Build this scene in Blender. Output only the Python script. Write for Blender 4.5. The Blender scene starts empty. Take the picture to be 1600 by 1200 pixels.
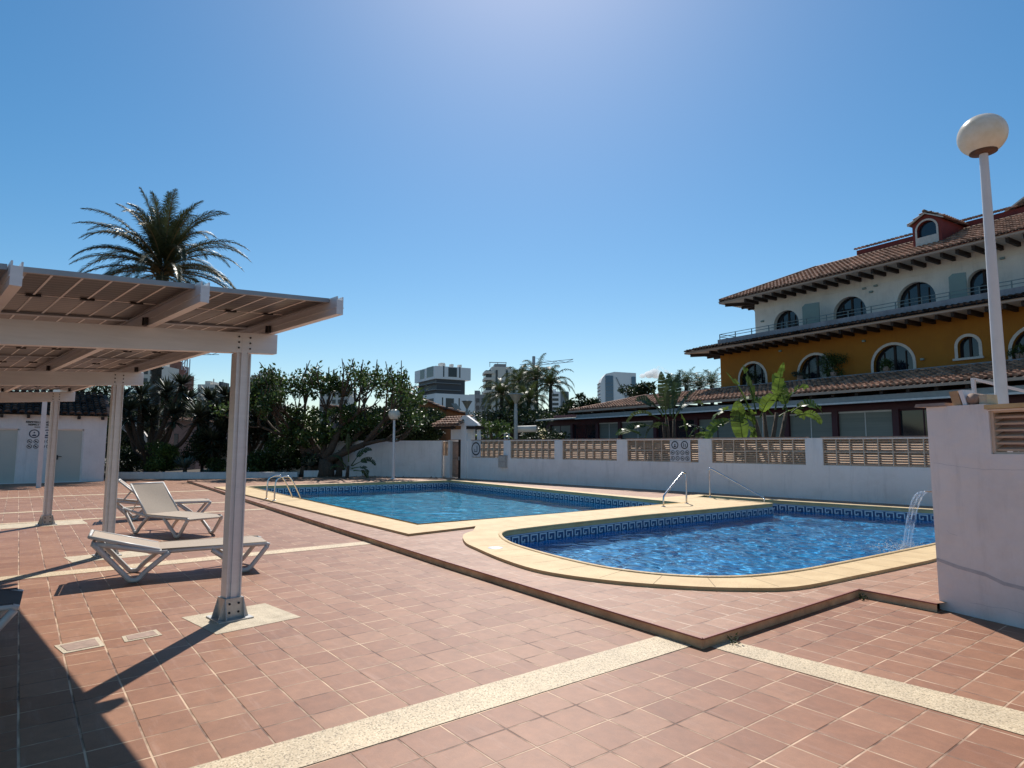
import bpy, bmesh, math, random
from mathutils import Vector, Matrix
R = math.radians
PI = math.pi
rnd = random.Random(7)
S = bpy.context.scene
COL = S.collection

# ------------------------------------------------------------------ camera
CAM_H = 1.64
FPX = 985.87                      # focal length in pixels of the 1600 px wide photograph
rt = Vector((0.61413, 0.78920, 0.00206)); up = Vector((0.0760, -0.0617, 0.9952))
fw = Vector((-0.7856, 0.6110, 0.0979))
fw.normalize(); rt = (rt - fw * rt.dot(fw)).normalized(); up = rt.cross(fw)
cam_d = bpy.data.cameras.new("camera"); cam = bpy.data.objects.new("camera", cam_d); COL.objects.link(cam)
cam.matrix_world = Matrix(((rt.x, up.x, -fw.x, 0), (rt.y, up.y, -fw.y, 0), (rt.z, up.z, -fw.z, CAM_H), (0, 0, 0, 1)))
cam_d.sensor_width = 36; cam_d.lens = FPX * 36 / 1600; cam_d.clip_start = 0.05; cam_d.clip_end = 6000
S.camera = cam

# ------------------------------------------------------------------ sky, sun, exposure
SUN_AZ, SUN_EL = 140.4, 50.0
w = bpy.data.worlds.new("World"); S.world = w; w.use_nodes = True
nt = w.node_tree; bg = nt.nodes["Background"]
sky = nt.nodes.new("ShaderNodeTexSky"); sky.sky_type = 'NISHITA'; sky.sun_disc = False
sky.sun_elevation = R(SUN_EL); sky.sun_rotation = R(90 - SUN_AZ)
sky.air_density = 1.0; sky.dust_density = 0.42; sky.ozone_density = 2.0; sky.altitude = 0
hsv = nt.nodes.new("ShaderNodeHueSaturation"); hsv.inputs["Saturation"].default_value = 1.36; hsv.inputs["Hue"].default_value = 0.492; nt.links.new(sky.outputs[0], hsv.inputs["Color"])
nt.links.new(hsv.outputs[0], bg.inputs[0]); bg.inputs[1].default_value = 0.094
sl = bpy.data.lights.new("sun", 'SUN'); so = bpy.data.objects.new("sun", sl); COL.objects.link(so)
sl.energy = 5.0; sl.angle = R(0.53); sl.color = (1.0, 0.955, 0.88)
sd = Vector((math.cos(R(SUN_AZ)) * math.cos(R(SUN_EL)), math.sin(R(SUN_AZ)) * math.cos(R(SUN_EL)), math.sin(R(SUN_EL))))
so.rotation_euler = sd.to_track_quat('Z', 'Y').to_euler(); so.location = (0, 0, 60)
S.view_settings.view_transform = 'Standard'; S.view_settings.look = 'None'
S.view_settings.exposure = 0.22; S.view_settings.gamma = 1.0
S.cycles.use_denoising = True
S.cycles.max_bounces = 10; S.cycles.transparent_max_bounces = 24
S.cycles.sample_clamp_indirect = 6; S.cycles.volume_bounces = 6
sl.cycles.is_caustics_light = True

# ------------------------------------------------------------------ materials
def N(t, ty, **kw):
    n = t.nodes.new(ty)
    for k, v in kw.items():
        if k in n.inputs.keys() if isinstance(k, str) else False: n.inputs[k].default_value = v
        else: setattr(n, k, v)
    return n
def col(c): return (c[0], c[1], c[2], 1)
def mat(name, c, rough=0.6, c2=None, scale=6.0, detail=6, bump=0.0, bscale=None, metal=0.0, island=0.0, spec=0.5,
        streak=None, trans=0.0, grime=0.0):
    """procedural material: base colour varied by noise (c..c2) and, per mesh island, in brightness"""
    m = bpy.data.materials.new(name); m.use_nodes = True; t = m.node_tree; L = t.links
    b = t.nodes["Principled BSDF"]; b.inputs["Roughness"].default_value = rough
    b.inputs["Metallic"].default_value = metal; b.inputs["Specular IOR Level"].default_value = spec
    geo = t.nodes.new("ShaderNodeNewGeometry")
    c2 = c2 or tuple(x * 0.82 for x in c)
    tc = t.nodes.new("ShaderNodeMapping"); L.new(geo.outputs["Position"], tc.inputs["Vector"])
    if streak: tc.inputs["Scale"].default_value = streak
    no = t.nodes.new("ShaderNodeTexNoise"); no.inputs["Scale"].default_value = scale; no.inputs["Detail"].default_value = detail
    no.inputs["Roughness"].default_value = 0.62
    L.new(tc.outputs[0], no.inputs["Vector"])
    rp = t.nodes.new("ShaderNodeValToRGB"); rp.color_ramp.elements[0].position = 0.32; rp.color_ramp.elements[1].position = 0.68
    rp.color_ramp.elements[0].color = col(c2); rp.color_ramp.elements[1].color = col(c)
    L.new(no.outputs[0], rp.inputs[0]); out = rp.outputs[0]
    if island:
        mp = t.nodes.new("ShaderNodeMapRange"); mp.inputs[3].default_value = 1 - island; mp.inputs[4].default_value = 1 + island
        L.new(geo.outputs["Random Per Island"], mp.inputs[0])
        hs = t.nodes.new("ShaderNodeHueSaturation"); L.new(out, hs.inputs["Color"]); L.new(mp.outputs[0], hs.inputs["Value"])
        out = hs.outputs[0]
    if grime:
        gm = t.nodes.new("ShaderNodeMapping"); gm.inputs["Scale"].default_value = (4.5, 4.5, .55); L.new(geo.outputs["Position"], gm.inputs[0])
        g1 = t.nodes.new("ShaderNodeTexNoise"); g1.inputs["Scale"].default_value = 1.3; g1.inputs["Detail"].default_value = 9; g1.inputs["Roughness"].default_value = .68; L.new(gm.outputs[0], g1.inputs["Vector"])
        g2 = t.nodes.new("ShaderNodeTexNoise"); g2.inputs["Scale"].default_value = .9; g2.inputs["Detail"].default_value = 10; g2.inputs["Roughness"].default_value = .7; L.new(geo.outputs["Position"], g2.inputs["Vector"])
        r1 = t.nodes.new("ShaderNodeMapRange"); r1.inputs[1].default_value = .52; r1.inputs[2].default_value = .72; r1.inputs[3].default_value = 0; r1.inputs[4].default_value = grime; L.new(g1.outputs[0], r1.inputs[0])
        r2 = t.nodes.new("ShaderNodeMapRange"); r2.inputs[1].default_value = .50; r2.inputs[2].default_value = .66; r2.inputs[3].default_value = 0; r2.inputs[4].default_value = grime * .8; L.new(g2.outputs[0], r2.inputs[0])
        out = mixc(t, r1.outputs[0], out, tuple(x * .45 for x in c)); out = mixc(t, r2.outputs[0], out, (c[0] * .62, c[1] * .56, c[2] * .50))
    L.new(out, b.inputs["Base Color"])
    if bump:
        n2 = t.nodes.new("ShaderNodeTexNoise"); n2.inputs["Scale"].default_value = bscale or scale * 4; n2.inputs["Detail"].default_value = 5
        L.new(geo.outputs["Position"], n2.inputs["Vector"])
        bp = t.nodes.new("ShaderNodeBump"); bp.inputs["Strength"].default_value = bump; bp.inputs["Distance"].default_value = 0.02
        L.new(n2.outputs[0], bp.inputs["Height"]); L.new(bp.outputs[0], b.inputs["Normal"])
    if trans:
        tr = t.nodes.new("ShaderNodeBsdfTranslucent"); L.new(out, tr.inputs[0])
        mx = t.nodes.new("ShaderNodeMixShader"); mx.inputs[0].default_value = trans
        L.new(b.outputs[0], mx.inputs[1]); L.new(tr.outputs[0], mx.inputs[2])
        L.new(mx.outputs[0], t.nodes["Material Output"].inputs[0])
    return m

def math_n(t, op, a, b=None):
    n = t.nodes.new("ShaderNodeMath"); n.operation = op
    for i, v in enumerate((a, b)):
        if v is None: continue
        if isinstance(v, (int, float)): n.inputs[i].default_value = v
        else: t.links.new(v, n.inputs[i])
    return n.outputs[0]
def mixc(t, f, a, b, bt='MIX'):
    n = t.nodes.new("ShaderNodeMix"); n.data_type = 'RGBA'; n.blend_type = bt
    for i, v in ((0, f), (6, a), (7, b)):
        if isinstance(v, (int, float)): n.inputs[i].default_value = v
        elif isinstance(v, tuple): n.inputs[i].default_value = col(v)
        else: t.links.new(v, n.inputs[i])
    return n.outputs[2]

def tile_mat(name, x0, y0, s, ca, cb, cc, joint, jw=0.007, rough=0.5, jbump=0.6, contrast=1.0, stag=0.0):
    """square clay pavers: joint grid in world metres, each paver its own tone, wear and stains"""
    m = bpy.data.materials.new(name); m.use_nodes = True; t = m.node_tree; L = t.links
    b = t.nodes["Principled BSDF"]
    geo = t.nodes.new("ShaderNodeNewGeometry"); sp = t.nodes.new("ShaderNodeSeparateXYZ"); L.new(geo.outputs["Position"], sp.inputs[0])
    wob = t.nodes.new("ShaderNodeTexNoise"); wob.inputs["Scale"].default_value = 2.2; wob.inputs["Detail"].default_value = 1
    L.new(geo.outputs["Position"], wob.inputs["Vector"])
    wv = math_n(t, 'MULTIPLY', math_n(t, 'SUBTRACT', wob.outputs[0], 0.5), 0.006)
    u = math_n(t, 'DIVIDE', math_n(t, 'ADD', math_n(t, 'SUBTRACT', sp.outputs[0], x0), wv), s)
    v = math_n(t, 'DIVIDE', math_n(t, 'SUBTRACT', math_n(t, 'SUBTRACT', sp.outputs[1], y0), wv), s)
    fu, fv = math_n(t, 'FLOOR', u), math_n(t, 'FLOOR', v)
    if stag: v = math_n(t, 'ADD', v, math_n(t, 'MULTIPLY', math_n(t, 'MODULO', math_n(t, 'ABSOLUTE', fu), 2.0), stag)); fv = math_n(t, 'FLOOR', v)
    ru, rv = math_n(t, 'SUBTRACT', u, fu), math_n(t, 'SUBTRACT', v, fv)
    du = math_n(t, 'MINIMUM', ru, math_n(t, 'SUBTRACT', 1.0, ru)); dv = math_n(t, 'MINIMUM', rv, math_n(t, 'SUBTRACT', 1.0, rv))
    d = math_n(t, 'MULTIPLY', math_n(t, 'MINIMUM', du, dv), s)
    mr = t.nodes.new("ShaderNodeMapRange"); mr.inputs[1].default_value = jw * 0.5; mr.inputs[2].default_value = jw * 1.15
    L.new(d, mr.inputs[0]); tilemask = mr.outputs[0]
    cx = t.nodes.new("ShaderNodeCombineXYZ"); L.new(fu, cx.inputs[0]); L.new(fv, cx.inputs[1])
    wn = t.nodes.new("ShaderNodeTexWhiteNoise"); wn.noise_dimensions = '2D'; L.new(cx.outputs[0], wn.inputs["Vector"])
    rp = t.nodes.new("ShaderNodeValToRGB"); e = rp.color_ramp.elements
    e[0].position = 0.0; e[0].color = col(cb); e[1].position = 1.0; e[1].color = col(cc)
    k = rp.color_ramp.elements.new(0.5); k.color = col(ca); L.new(wn.outputs["Value"], rp.inputs[0])
    big = t.nodes.new("ShaderNodeTexNoise"); big.inputs["Scale"].default_value = 0.7; big.inputs["Detail"].default_value = 5; L.new(geo.outputs["Position"], big.inputs["Vector"])
    st = t.nodes.new("ShaderNodeTexNoise"); st.inputs["Scale"].default_value = 9; st.inputs["Detail"].default_value = 8; st.inputs["Roughness"].default_value = .7
    L.new(geo.outputs["Position"], st.inputs["Vector"])
    gr = t.nodes.new("ShaderNodeTexNoise"); gr.inputs["Scale"].default_value = 160; gr.inputs["Detail"].default_value = 3; L.new(geo.outputs["Position"], gr.inputs["Vector"])
    c = mixc(t, math_n(t, 'MULTIPLY', math_n(t, 'SUBTRACT', big.outputs[0], .38), 1.1 * contrast), rp.outputs[0], tuple(x * 1.28 for x in ca))
    mr2 = t.nodes.new("ShaderNodeMapRange"); mr2.inputs[1].default_value = .35; mr2.inputs[2].default_value = .7; mr2.inputs[3].default_value = .86; mr2.inputs[4].default_value = 1.13
    L.new(st.outputs[0], mr2.inputs[0])
    mr3 = t.nodes.new("ShaderNodeMapRange"); mr3.inputs[1].default_value = .3; mr3.inputs[2].default_value = .7; mr3.inputs[3].default_value = .9; mr3.inputs[4].default_value = 1.1
    L.new(gr.outputs[0], mr3.inputs[0])
    hs = t.nodes.new("ShaderNodeHueSaturation"); L.new(c, hs.inputs["Color"]); L.new(math_n(t, 'MULTIPLY', mr2.outputs[0], mr3.outputs[0]), hs.inputs["Value"])
    sn = t.nodes.new("ShaderNodeTexNoise"); sn.inputs["Scale"].default_value = 1.9; sn.inputs["Detail"].default_value = 9; sn.inputs["Roughness"].default_value = .75; L.new(geo.outputs["Position"], sn.inputs["Vector"])
    sr = t.nodes.new("ShaderNodeMapRange"); sr.inputs[1].default_value = .57; sr.inputs[2].default_value = .68; sr.inputs[3].default_value = 0; sr.inputs[4].default_value = .30; L.new(sn.outputs[0], sr.inputs[0])
    lm = t.nodes.new("ShaderNodeMapping"); lm.inputs["Scale"].default_value = (.8, 7, 1); lm.inputs["Location"].default_value = (3, 5, 0); L.new(geo.outputs["Position"], lm.inputs[0])
    ln = t.nodes.new("ShaderNodeTexNoise"); ln.inputs["Scale"].default_value = 1.6; ln.inputs["Detail"].default_value = 8; ln.inputs["Roughness"].default_value = .7; L.new(lm.outputs[0], ln.inputs["Vector"])
    lr = t.nodes.new("ShaderNodeMapRange"); lr.inputs[1].default_value = .56; lr.inputs[2].default_value = .72; lr.inputs[3].default_value = 0; lr.inputs[4].default_value = .38; L.new(ln.outputs[0], lr.inputs[0])
    worn = mixc(t, sr.outputs[0], hs.outputs[0], tuple(x * .48 for x in ca)); worn = mixc(t, lr.outputs[0], worn, tuple(min(.7, x * 1.15 + .13) for x in ca))
    jn = t.nodes.new("ShaderNodeTexNoise"); jn.inputs["Scale"].default_value = 3.5; jn.inputs["Detail"].default_value = 3; L.new(geo.outputs["Position"], jn.inputs["Vector"])
    jr = t.nodes.new("ShaderNodeMapRange"); jr.inputs[1].default_value = .38; jr.inputs[2].default_value = .62; L.new(jn.outputs[0], jr.inputs[0])
    jc = mixc(t, jr.outputs[0], tuple(x * .42 for x in ca), joint)
    c = mixc(t, tilemask, jc, worn); L.new(c, b.inputs["Base Color"])
    b.inputs["Roughness"].default_value = rough; b.inputs["Specular IOR Level"].default_value = 0.36
    bp = t.nodes.new("ShaderNodeBump"); bp.inputs["Strength"].default_value = jbump; bp.inputs["Distance"].default_value = 0.006
    hh = math_n(t, 'ADD', tilemask, math_n(t, 'MULTIPLY', st.outputs[0], .35)); hh = math_n(t, 'ADD', hh, math_n(t, 'MULTIPLY', wn.outputs["Value"], .25))
    L.new(hh, bp.inputs["Height"]); L.new(bp.outputs[0], b.inputs["Normal"])
    return m

def speckle_mat(name, base, dark, light, scale=90, rough=0.6):
    m = bpy.data.materials.new(name); m.use_nodes = True; t = m.node_tree; L = t.links; b = t.nodes["Principled BSDF"]
    geo = t.nodes.new("ShaderNodeNewGeometry")
    v = t.nodes.new("ShaderNodeTexVoronoi"); v.inputs["Scale"].default_value = scale; L.new(geo.outputs["Position"], v.inputs["Vector"])
    sp = t.nodes.new("ShaderNodeSeparateXYZ"); L.new(v.outputs["Color"], sp.inputs[0])
    rp = t.nodes.new("ShaderNodeValToRGB"); e = rp.color_ramp.elements; e[0].color = col(dark); e[1].color = col(light); e[0].position = .05; e[1].position = .95
    k = e.new(.3); k.color = col(base); k = e.new(.7); k.color = col(base)
    L.new(sp.outputs[0], rp.inputs[0])
    n = t.nodes.new("ShaderNodeTexNoise"); n.inputs["Scale"].default_value = 2.5; n.inputs["Detail"].default_value = 6; L.new(geo.outputs["Position"], n.inputs["Vector"])
    mr = t.nodes.new("ShaderNodeMapRange"); mr.inputs[1].default_value = .3; mr.inputs[2].default_value = .7; mr.inputs[3].default_value = .84; mr.inputs[4].default_value = 1.1
    L.new(n.outputs[0], mr.inputs[0])
    hs = t.nodes.new("ShaderNodeHueSaturation"); L.new(rp.outputs[0], hs.inputs["Color"]); L.new(mr.outputs[0], hs.inputs["Value"])
    L.new(hs.outputs[0], b.inputs["Base Color"]); b.inputs["Roughness"].default_value = rough
    return m

M = {}
TC = (0.300, 0.158, 0.115)
M['tile_low'] = tile_mat("clay_pavers", -3.66, 0.94, 0.2797, (0.280, 0.126, 0.066), (0.235, 0.098, 0.049), (0.321, 0.156, 0.086), (0.62, 0.42, 0.27), jw=0.0068, rough=.5)
M['tile_r'] = tile_mat("clay_pavers_right", -3.06, 4.30, 0.2797, (0.271, 0.118, 0.061), (0.224, 0.090, 0.045), (0.310, 0.147, 0.081), (0.62, 0.41, 0.27), jw=0.0068, rough=.5)
M['tile_up'] = tile_mat("clay_pavers_pool_deck", -3.24, 4.45, 0.2797, (0.335, 0.170, 0.100), (0.290, 0.138, 0.078), (0.380, 0.205, 0.128), (0.56, 0.40, 0.28), jw=0.0068, rough=.5, jbump=.4, stag=.5)
M['terrazzo'] = speckle_mat("washed_pebble_strip", (0.52, 0.395, 0.245), (0.24, 0.175, 0.105), (0.64, 0.51, 0.34), scale=120)
M['cream_strip'] = speckle_mat("yellow_cream_strip", (0.56, 0.42, 0.26), (0.38, 0.27, 0.16), (0.68, 0.54, 0.36), scale=75)
M['kerb'] = mat("cream_kerb_tile", (0.74, 0.47, 0.26), .6, (0.44, 0.25, 0.13), scale=4, bump=.3)
M['kerb_edge'] = mat("red_kerb_nosing", (0.30, 0.10, 0.07), .5)
M['coping'] = mat("cream_stone_coping", (0.62, 0.435, 0.215), .65, (0.50, 0.33, 0.15), scale=3.0, bump=.35, bscale=40)
M['joint'] = mat("weathered_joint", (0.26, 0.18, 0.10), .9)
M['slab'] = mat("concrete_footing", (0.60, 0.50, 0.36), .8, (0.42, 0.34, 0.24), scale=7, bump=.5, bscale=60)
M['plaster'] = mat("white_plaster", (0.86, 0.815, 0.785), .75, (0.77, 0.73, 0.705), scale=.8, detail=12, bump=.6, bscale=8, grime=.26)
M['plaster2'] = mat("aged_white_plaster", (0.84, 0.79, 0.755), .75, (0.72, 0.67, 0.64), scale=1.1, detail=12, bump=.8, bscale=7, grime=.30)
M['patch'] = mat("repair_mortar", (0.54, 0.525, 0.53), .8, (0.45, 0.44, 0.45), scale=12)
M['blocks'] = mat("terracotta_screen_block", (0.58, 0.41, 0.28), .75, (0.48, 0.33, 0.22), scale=3, bump=.3)
M['blockrib'] = mat("block_rib", (0.66, 0.53, 0.41), .75, (0.56, 0.43, 0.32), scale=3)
M['alu'] = mat("anodised_beam", (0.72, 0.725, 0.73), .40, (0.65, 0.655, 0.66), scale=3, metal=.25, streak=(1, 1, 8))
M['alu_g'] = mat("grey_aluminium", (0.36, 0.36, 0.37), .38, (0.30, 0.30, 0.31), scale=4, metal=.5)
M['steel'] = mat("polished_steel", (0.72, 0.72, 0.72), .12, (0.62, 0.62, 0.62), scale=8, metal=1.0)
M['galv'] = mat("galvanised_plate", (0.56, 0.54, 0.51), .45, (0.40, 0.385, 0.365), scale=14, metal=.4)
M['resin'] = mat("white_resin", (0.66, 0.64, 0.60), .4, (0.55, 0.53, 0.50), scale=6)
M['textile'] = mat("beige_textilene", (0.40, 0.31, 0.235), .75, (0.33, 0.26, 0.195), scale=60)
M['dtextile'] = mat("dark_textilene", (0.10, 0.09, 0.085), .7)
M['lampwhite'] = mat("white_enamel", (0.70, 0.69, 0.68), .4, (0.62, 0.61, 0.60), scale=3)
M['galvp'] = mat("painted_grey_pole", (0.42, 0.42, 0.40), .5)
M['smoke'] = mat("yellowed_diffuser", (0.44, 0.41, 0.33), .4, (0.36, 0.33, 0.26), scale=6, trans=.35)
M['globe'] = mat("opal_globe", (0.82, 0.79, 0.72), .25, (0.70, 0.64, 0.52), scale=7, trans=.35)
M['rust'] = mat("rusted_collar", (0.07, 0.045, 0.035), .8, (0.14, 0.07, 0.04), scale=20)
M['black'] = mat("black_paint", (0.015, 0.015, 0.018), .5)
M['wood'] = mat("dark_rafter_wood", (0.032, 0.018, 0.012), .7, (0.018, 0.010, 0.008), scale=6)
M['ochre'] = mat("ochre_render", (0.37, 0.150, 0.010), .8, (0.31, 0.122, 0.009), scale=.7, bump=.2, bscale=12, grime=.22)
M['hwhite'] = mat("hotel_white_render", (0.82, 0.765, 0.67), .8, (0.68, 0.63, 0.55), scale=.8, grime=.30)
M['soffit'] = mat("soffit_boards", (0.72, 0.67, 0.58), .8)
M['redwall'] = mat("oxide_red_render", (0.22, 0.032, 0.022), .7, (0.17, 0.025, 0.018), scale=2)
M['wine'] = mat("wine_red_frames", (0.070, 0.012, 0.022), .5, (0.05, 0.009, 0.016), scale=2)
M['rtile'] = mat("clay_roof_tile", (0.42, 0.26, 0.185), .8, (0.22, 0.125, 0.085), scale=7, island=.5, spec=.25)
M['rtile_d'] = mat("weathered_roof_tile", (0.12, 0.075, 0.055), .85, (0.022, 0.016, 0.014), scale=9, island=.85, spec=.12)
M['under'] = mat("roof_underlay", (0.10, 0.055, 0.04), .9)
M['gutter'] = mat("beige_gutter", (0.46, 0.35, 0.27), .6, (0.40, 0.30, 0.23), scale=2)
M['concrete'] = mat("balcony_concrete", (0.34, 0.34, 0.36), .8, (0.24, 0.24, 0.26), scale=2.5, bump=.3, grime=.5)
M['railing'] = mat("grey_green_railing", (0.17, 0.21, 0.21), .4, metal=.3)
M['surround'] = mat("arch_surround", (0.66, 0.62, 0.55), .7)
M['dividr'] = mat("green_divider_glass", (0.20, 0.26, 0.22), .25, (0.18, 0.23, 0.20), scale=1)
M['awning'] = mat("grey_awning", (0.30, 0.32, 0.31), .7)
M['whitebar'] = mat("white_awning_bar", (0.72, 0.72, 0.70), .4)
M['curtain'] = mat("pale_blind", (0.22, 0.24, 0.21), .35, (0.17, 0.19, 0.17), scale=1.2, streak=(.2, .2, 9))
M['door'] = mat("cream_door", (0.55, 0.54, 0.47), .5, (0.52, 0.51, 0.45), scale=1.5)
M['sign'] = mat("sign_panel", (0.66, 0.65, 0.66), .5)
M['navy'] = mat("navy_print", (0.02, 0.02, 0.06), .5)
M['soil'] = mat("dark_garden_soil", (0.06, 0.045, 0.03), .9, (0.03, 0.022, 0.016), scale=3, bump=.6)
M['ground'] = mat("distant_ground", (0.16, 0.14, 0.11), .9, (0.10, 0.09, 0.07), scale=.05)
M['asphalt'] = mat("asphalt", (0.06, 0.06, 0.06), .9, (0.045, 0.045, 0.045), scale=.5)
M['bark'] = mat("brown_bark", (0.11, 0.075, 0.05), .9, (0.05, 0.033, 0.022), scale=14, bump=.8, bscale=30)
M['palmbark'] = mat("palm_bark", (0.09, 0.07, 0.05), .95, (0.04, 0.03, 0.022), scale=9, bump=1, bscale=14)
M['rachis'] = mat("frond_stalk", (0.20, 0.13, 0.05), .7)
def leafm(n, a, b_, tr=.22, rough=.45, isl=.45): return mat(n, a, rough, b_, scale=1.5, island=isl, trans=tr, spec=.35)
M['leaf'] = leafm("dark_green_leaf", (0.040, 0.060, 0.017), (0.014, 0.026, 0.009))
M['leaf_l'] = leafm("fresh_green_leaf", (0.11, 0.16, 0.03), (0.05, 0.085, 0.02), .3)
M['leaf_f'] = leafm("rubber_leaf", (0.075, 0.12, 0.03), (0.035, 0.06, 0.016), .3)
M['palmleaf'] = leafm("date_palm_leaf", (0.070, 0.085, 0.035), (0.035, 0.045, 0.02), .18)
M['queenleaf'] = leafm("queen_palm_leaf", (0.085, 0.115, 0.035), (0.04, 0.055, 0.02), .25)
M['yucca'] = leafm("grey_green_sword_leaf", (0.080, 0.098, 0.062), (0.028, 0.038, 0.025), .12, .4)
M['agave'] = leafm("blue_green_agave_leaf", (0.17, 0.21, 0.17), (0.09, 0.12, 0.09), .08, .4)
M['banana'] = leafm("strelitzia_leaf", (0.135, 0.195, 0.028), (0.065, 0.105, 0.022), .42, .35, .35)
M['banana_d'] = leafm("dark_strelitzia_leaf", (0.060, 0.085, 0.03), (0.035, 0.05, 0.02), .25, .3, .4)
M['twhite'] = mat("tower_white", (0.82, 0.82, 0.82), .7, (0.76, 0.76, 0.77), scale=.1)
M['tdark'] = mat("tower_charcoal", (0.055, 0.060, 0.072), .5)
M['tcream'] = mat("tower_cream", (0.64, 0.61, 0.55), .8, (0.58, 0.55, 0.50), scale=.1)
M['tgrey'] = mat("tower_grey", (0.22, 0.24, 0.26), .7)
M['tbrick'] = mat("bare_brick_tower", (0.23, 0.10, 0.07), .9)
M['twin'] = mat("tower_window", (0.03, 0.035, 0.045), .2)
M['orange'] = mat("orange_render", (0.42, 0.155, 0.055), .8, (0.36, 0.13, 0.05), scale=1)
M['pinkw'] = mat("pink_render", (0.36, 0.23, 0.20), .8)
M['crane'] = mat("crane_steel", (0.27, 0.31, 0.35), .6)
M['cranew'] = mat("crane_white", (0.45, 0.48, 0.52), .6)
M['cardbd'] = mat("terracotta_brick", (0.52, 0.33, 0.18), .8, (0.42, 0.25, 0.13), scale=12)
M['tan'] = mat("ridge_cap_tile", (0.40, 0.27, 0.21), .8, (0.25, 0.17, 0.13), scale=9)

def pool_mat(name, a, b_):
    """small glass mosaic, 25 mm tesserae in mixed blues"""
    m = bpy.data.materials.new(name); m.use_nodes = True; t = m.node_tree; L = t.links; bs = t.nodes["Principled BSDF"]
    geo = t.nodes.new("ShaderNodeNewGeometry")
    mp = t.nodes.new("ShaderNodeVectorMath"); mp.operation = 'SCALE'; mp.inputs[3].default_value = 1 / 0.03; L.new(geo.outputs["Position"], mp.inputs[0])
    fl = t.nodes.new("ShaderNodeVectorMath"); fl.operation = 'FLOOR'; L.new(mp.outputs[0], fl.inputs[0])
    wn = t.nodes.new("ShaderNodeTexWhiteNoise"); wn.noise_dimensions = '3D'; L.new(fl.outputs[0], wn.inputs["Vector"])
    n = t.nodes.new("ShaderNodeTexNoise"); n.inputs["Scale"].default_value = 1.2; n.inputs["Detail"].default_value = 4; L.new(geo.outputs["Position"], n.inputs["Vector"])
    c = mixc(t, wn.outputs["Value"], a, b_); c = mixc(t, math_n(t, 'MULTIPLY', n.outputs[0], .35), c, a)
    L.new(c, bs.inputs["Base Color"]); bs.inputs["Roughness"].default_value = .35
    return m
M['mosaic'] = pool_mat("deep_blue_mosaic", (0.006, 0.31, 0.52), (0.02, 0.42, 0.64))
M['mosaic2'] = pool_mat("blue_mosaic", (0.014, 0.23, 0.50), (0.026, 0.32, 0.60))
M['keyblue'] = mat("navy_band_tile", (0.022, 0.05, 0.13), .3, (0.03, 0.08, 0.18), scale=30)
M['keywhite'] = mat("pale_key_tile", (0.66, 0.69, 0.72), .3)
M['bandtop'] = mat("pale_grey_band_tile", (0.48, 0.54, 0.62), .35)

def water_mat(name, tint, strength, scale):
    m = bpy.data.materials.new(name); m.use_nodes = True; t = m.node_tree; L = t.links
    for n in list(t.nodes):
        if n.type == 'BSDF_PRINCIPLED': t.nodes.remove(n)
    geo = t.nodes.new("ShaderNodeNewGeometry")
    n1 = t.nodes.new("ShaderNodeTexNoise"); n1.inputs["Scale"].default_value = scale; n1.inputs["Detail"].default_value = 3; n1.inputs["Distortion"].default_value = .6
    L.new(geo.outputs["Position"], n1.inputs["Vector"])
    bp = t.nodes.new("ShaderNodeBump"); bp.inputs["Strength"].default_value = strength; bp.inputs["Distance"].default_value = .05
    L.new(n1.outputs[0], bp.inputs["Height"])
    gl = t.nodes.new("ShaderNodeBsdfGlossy"); gl.inputs["Roughness"].default_value = .02; L.new(bp.outputs[0], gl.inputs["Normal"])
    rf = t.nodes.new("ShaderNodeBsdfRefraction"); rf.inputs["IOR"].default_value = 1.33; rf.inputs["Roughness"].default_value = 0.0; rf.inputs[0].default_value = col(tint)
    L.new(bp.outputs[0], rf.inputs["Normal"])
    fr = t.nodes.new("ShaderNodeFresnel"); fr.inputs[0].default_value = 1.33; L.new(bp.outputs[0], fr.inputs["Normal"])
    mx = t.nodes.new("ShaderNodeMixShader"); L.new(fr.outputs[0], mx.inputs[0]); L.new(rf.outputs[0], mx.inputs[1]); L.new(gl.outputs[0], mx.inputs[2])
    L.new(mx.outputs[0], t.nodes["Material Output"].inputs[0])
    return m
M['water'] = water_mat("pool_water_surface", (.84, .97, 1.0), .03, 9.0)

def glass_dark(name, c):
    m = bpy.data.materials.new(name); m.use_nodes = True; b = m.node_tree.nodes["Principled BSDF"]
    b.inputs["Base Color"].default_value = col(c); b.inputs["Roughness"].default_value = .06; b.inputs["Specular IOR Level"].default_value = .8
    return m
M['glass'] = glass_dark("dark_window_glass", (0.012, 0.018, 0.028))
M['bglass'] = glass_dark("blue_tower_glass", (0.03, 0.08, 0.16))
def clear_water():
    m = bpy.data.materials.new("falling_water"); m.use_nodes = True; t = m.node_tree; L = t.links
    b = t.nodes["Principled BSDF"]; b.inputs["Base Color"].default_value = (.85, .92, 1, 1); b.inputs["Roughness"].default_value = .08
    tr = t.nodes.new("ShaderNodeBsdfTransparent"); mx = t.nodes.new("ShaderNodeMixShader")
    n = t.nodes.new("ShaderNodeTexNoise"); n.inputs["Scale"].default_value = 30; n.inputs["Detail"].default_value = 3
    mp = t.nodes.new("ShaderNodeMapping"); mp.inputs["Scale"].default_value = (1, 1, .12); geo = t.nodes.new("ShaderNodeNewGeometry")
    L.new(geo.outputs["Position"], mp.inputs[0]); L.new(mp.outputs[0], n.inputs["Vector"])
    mr = t.nodes.new("ShaderNodeMapRange"); mr.inputs[1].default_value = .42; mr.inputs[2].default_value = .66; mr.inputs[3].default_value = .06; mr.inputs[4].default_value = .75
    L.new(n.outputs[0], mr.inputs[0]); L.new(mr.outputs[0], mx.inputs[0]); L.new(tr.outputs[0], mx.inputs[1]); L.new(b.outputs[0], mx.inputs[2])
    L.new(mx.outputs[0], t.nodes["Material Output"].inputs[0]); return m
M['fall'] = clear_water()
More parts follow.
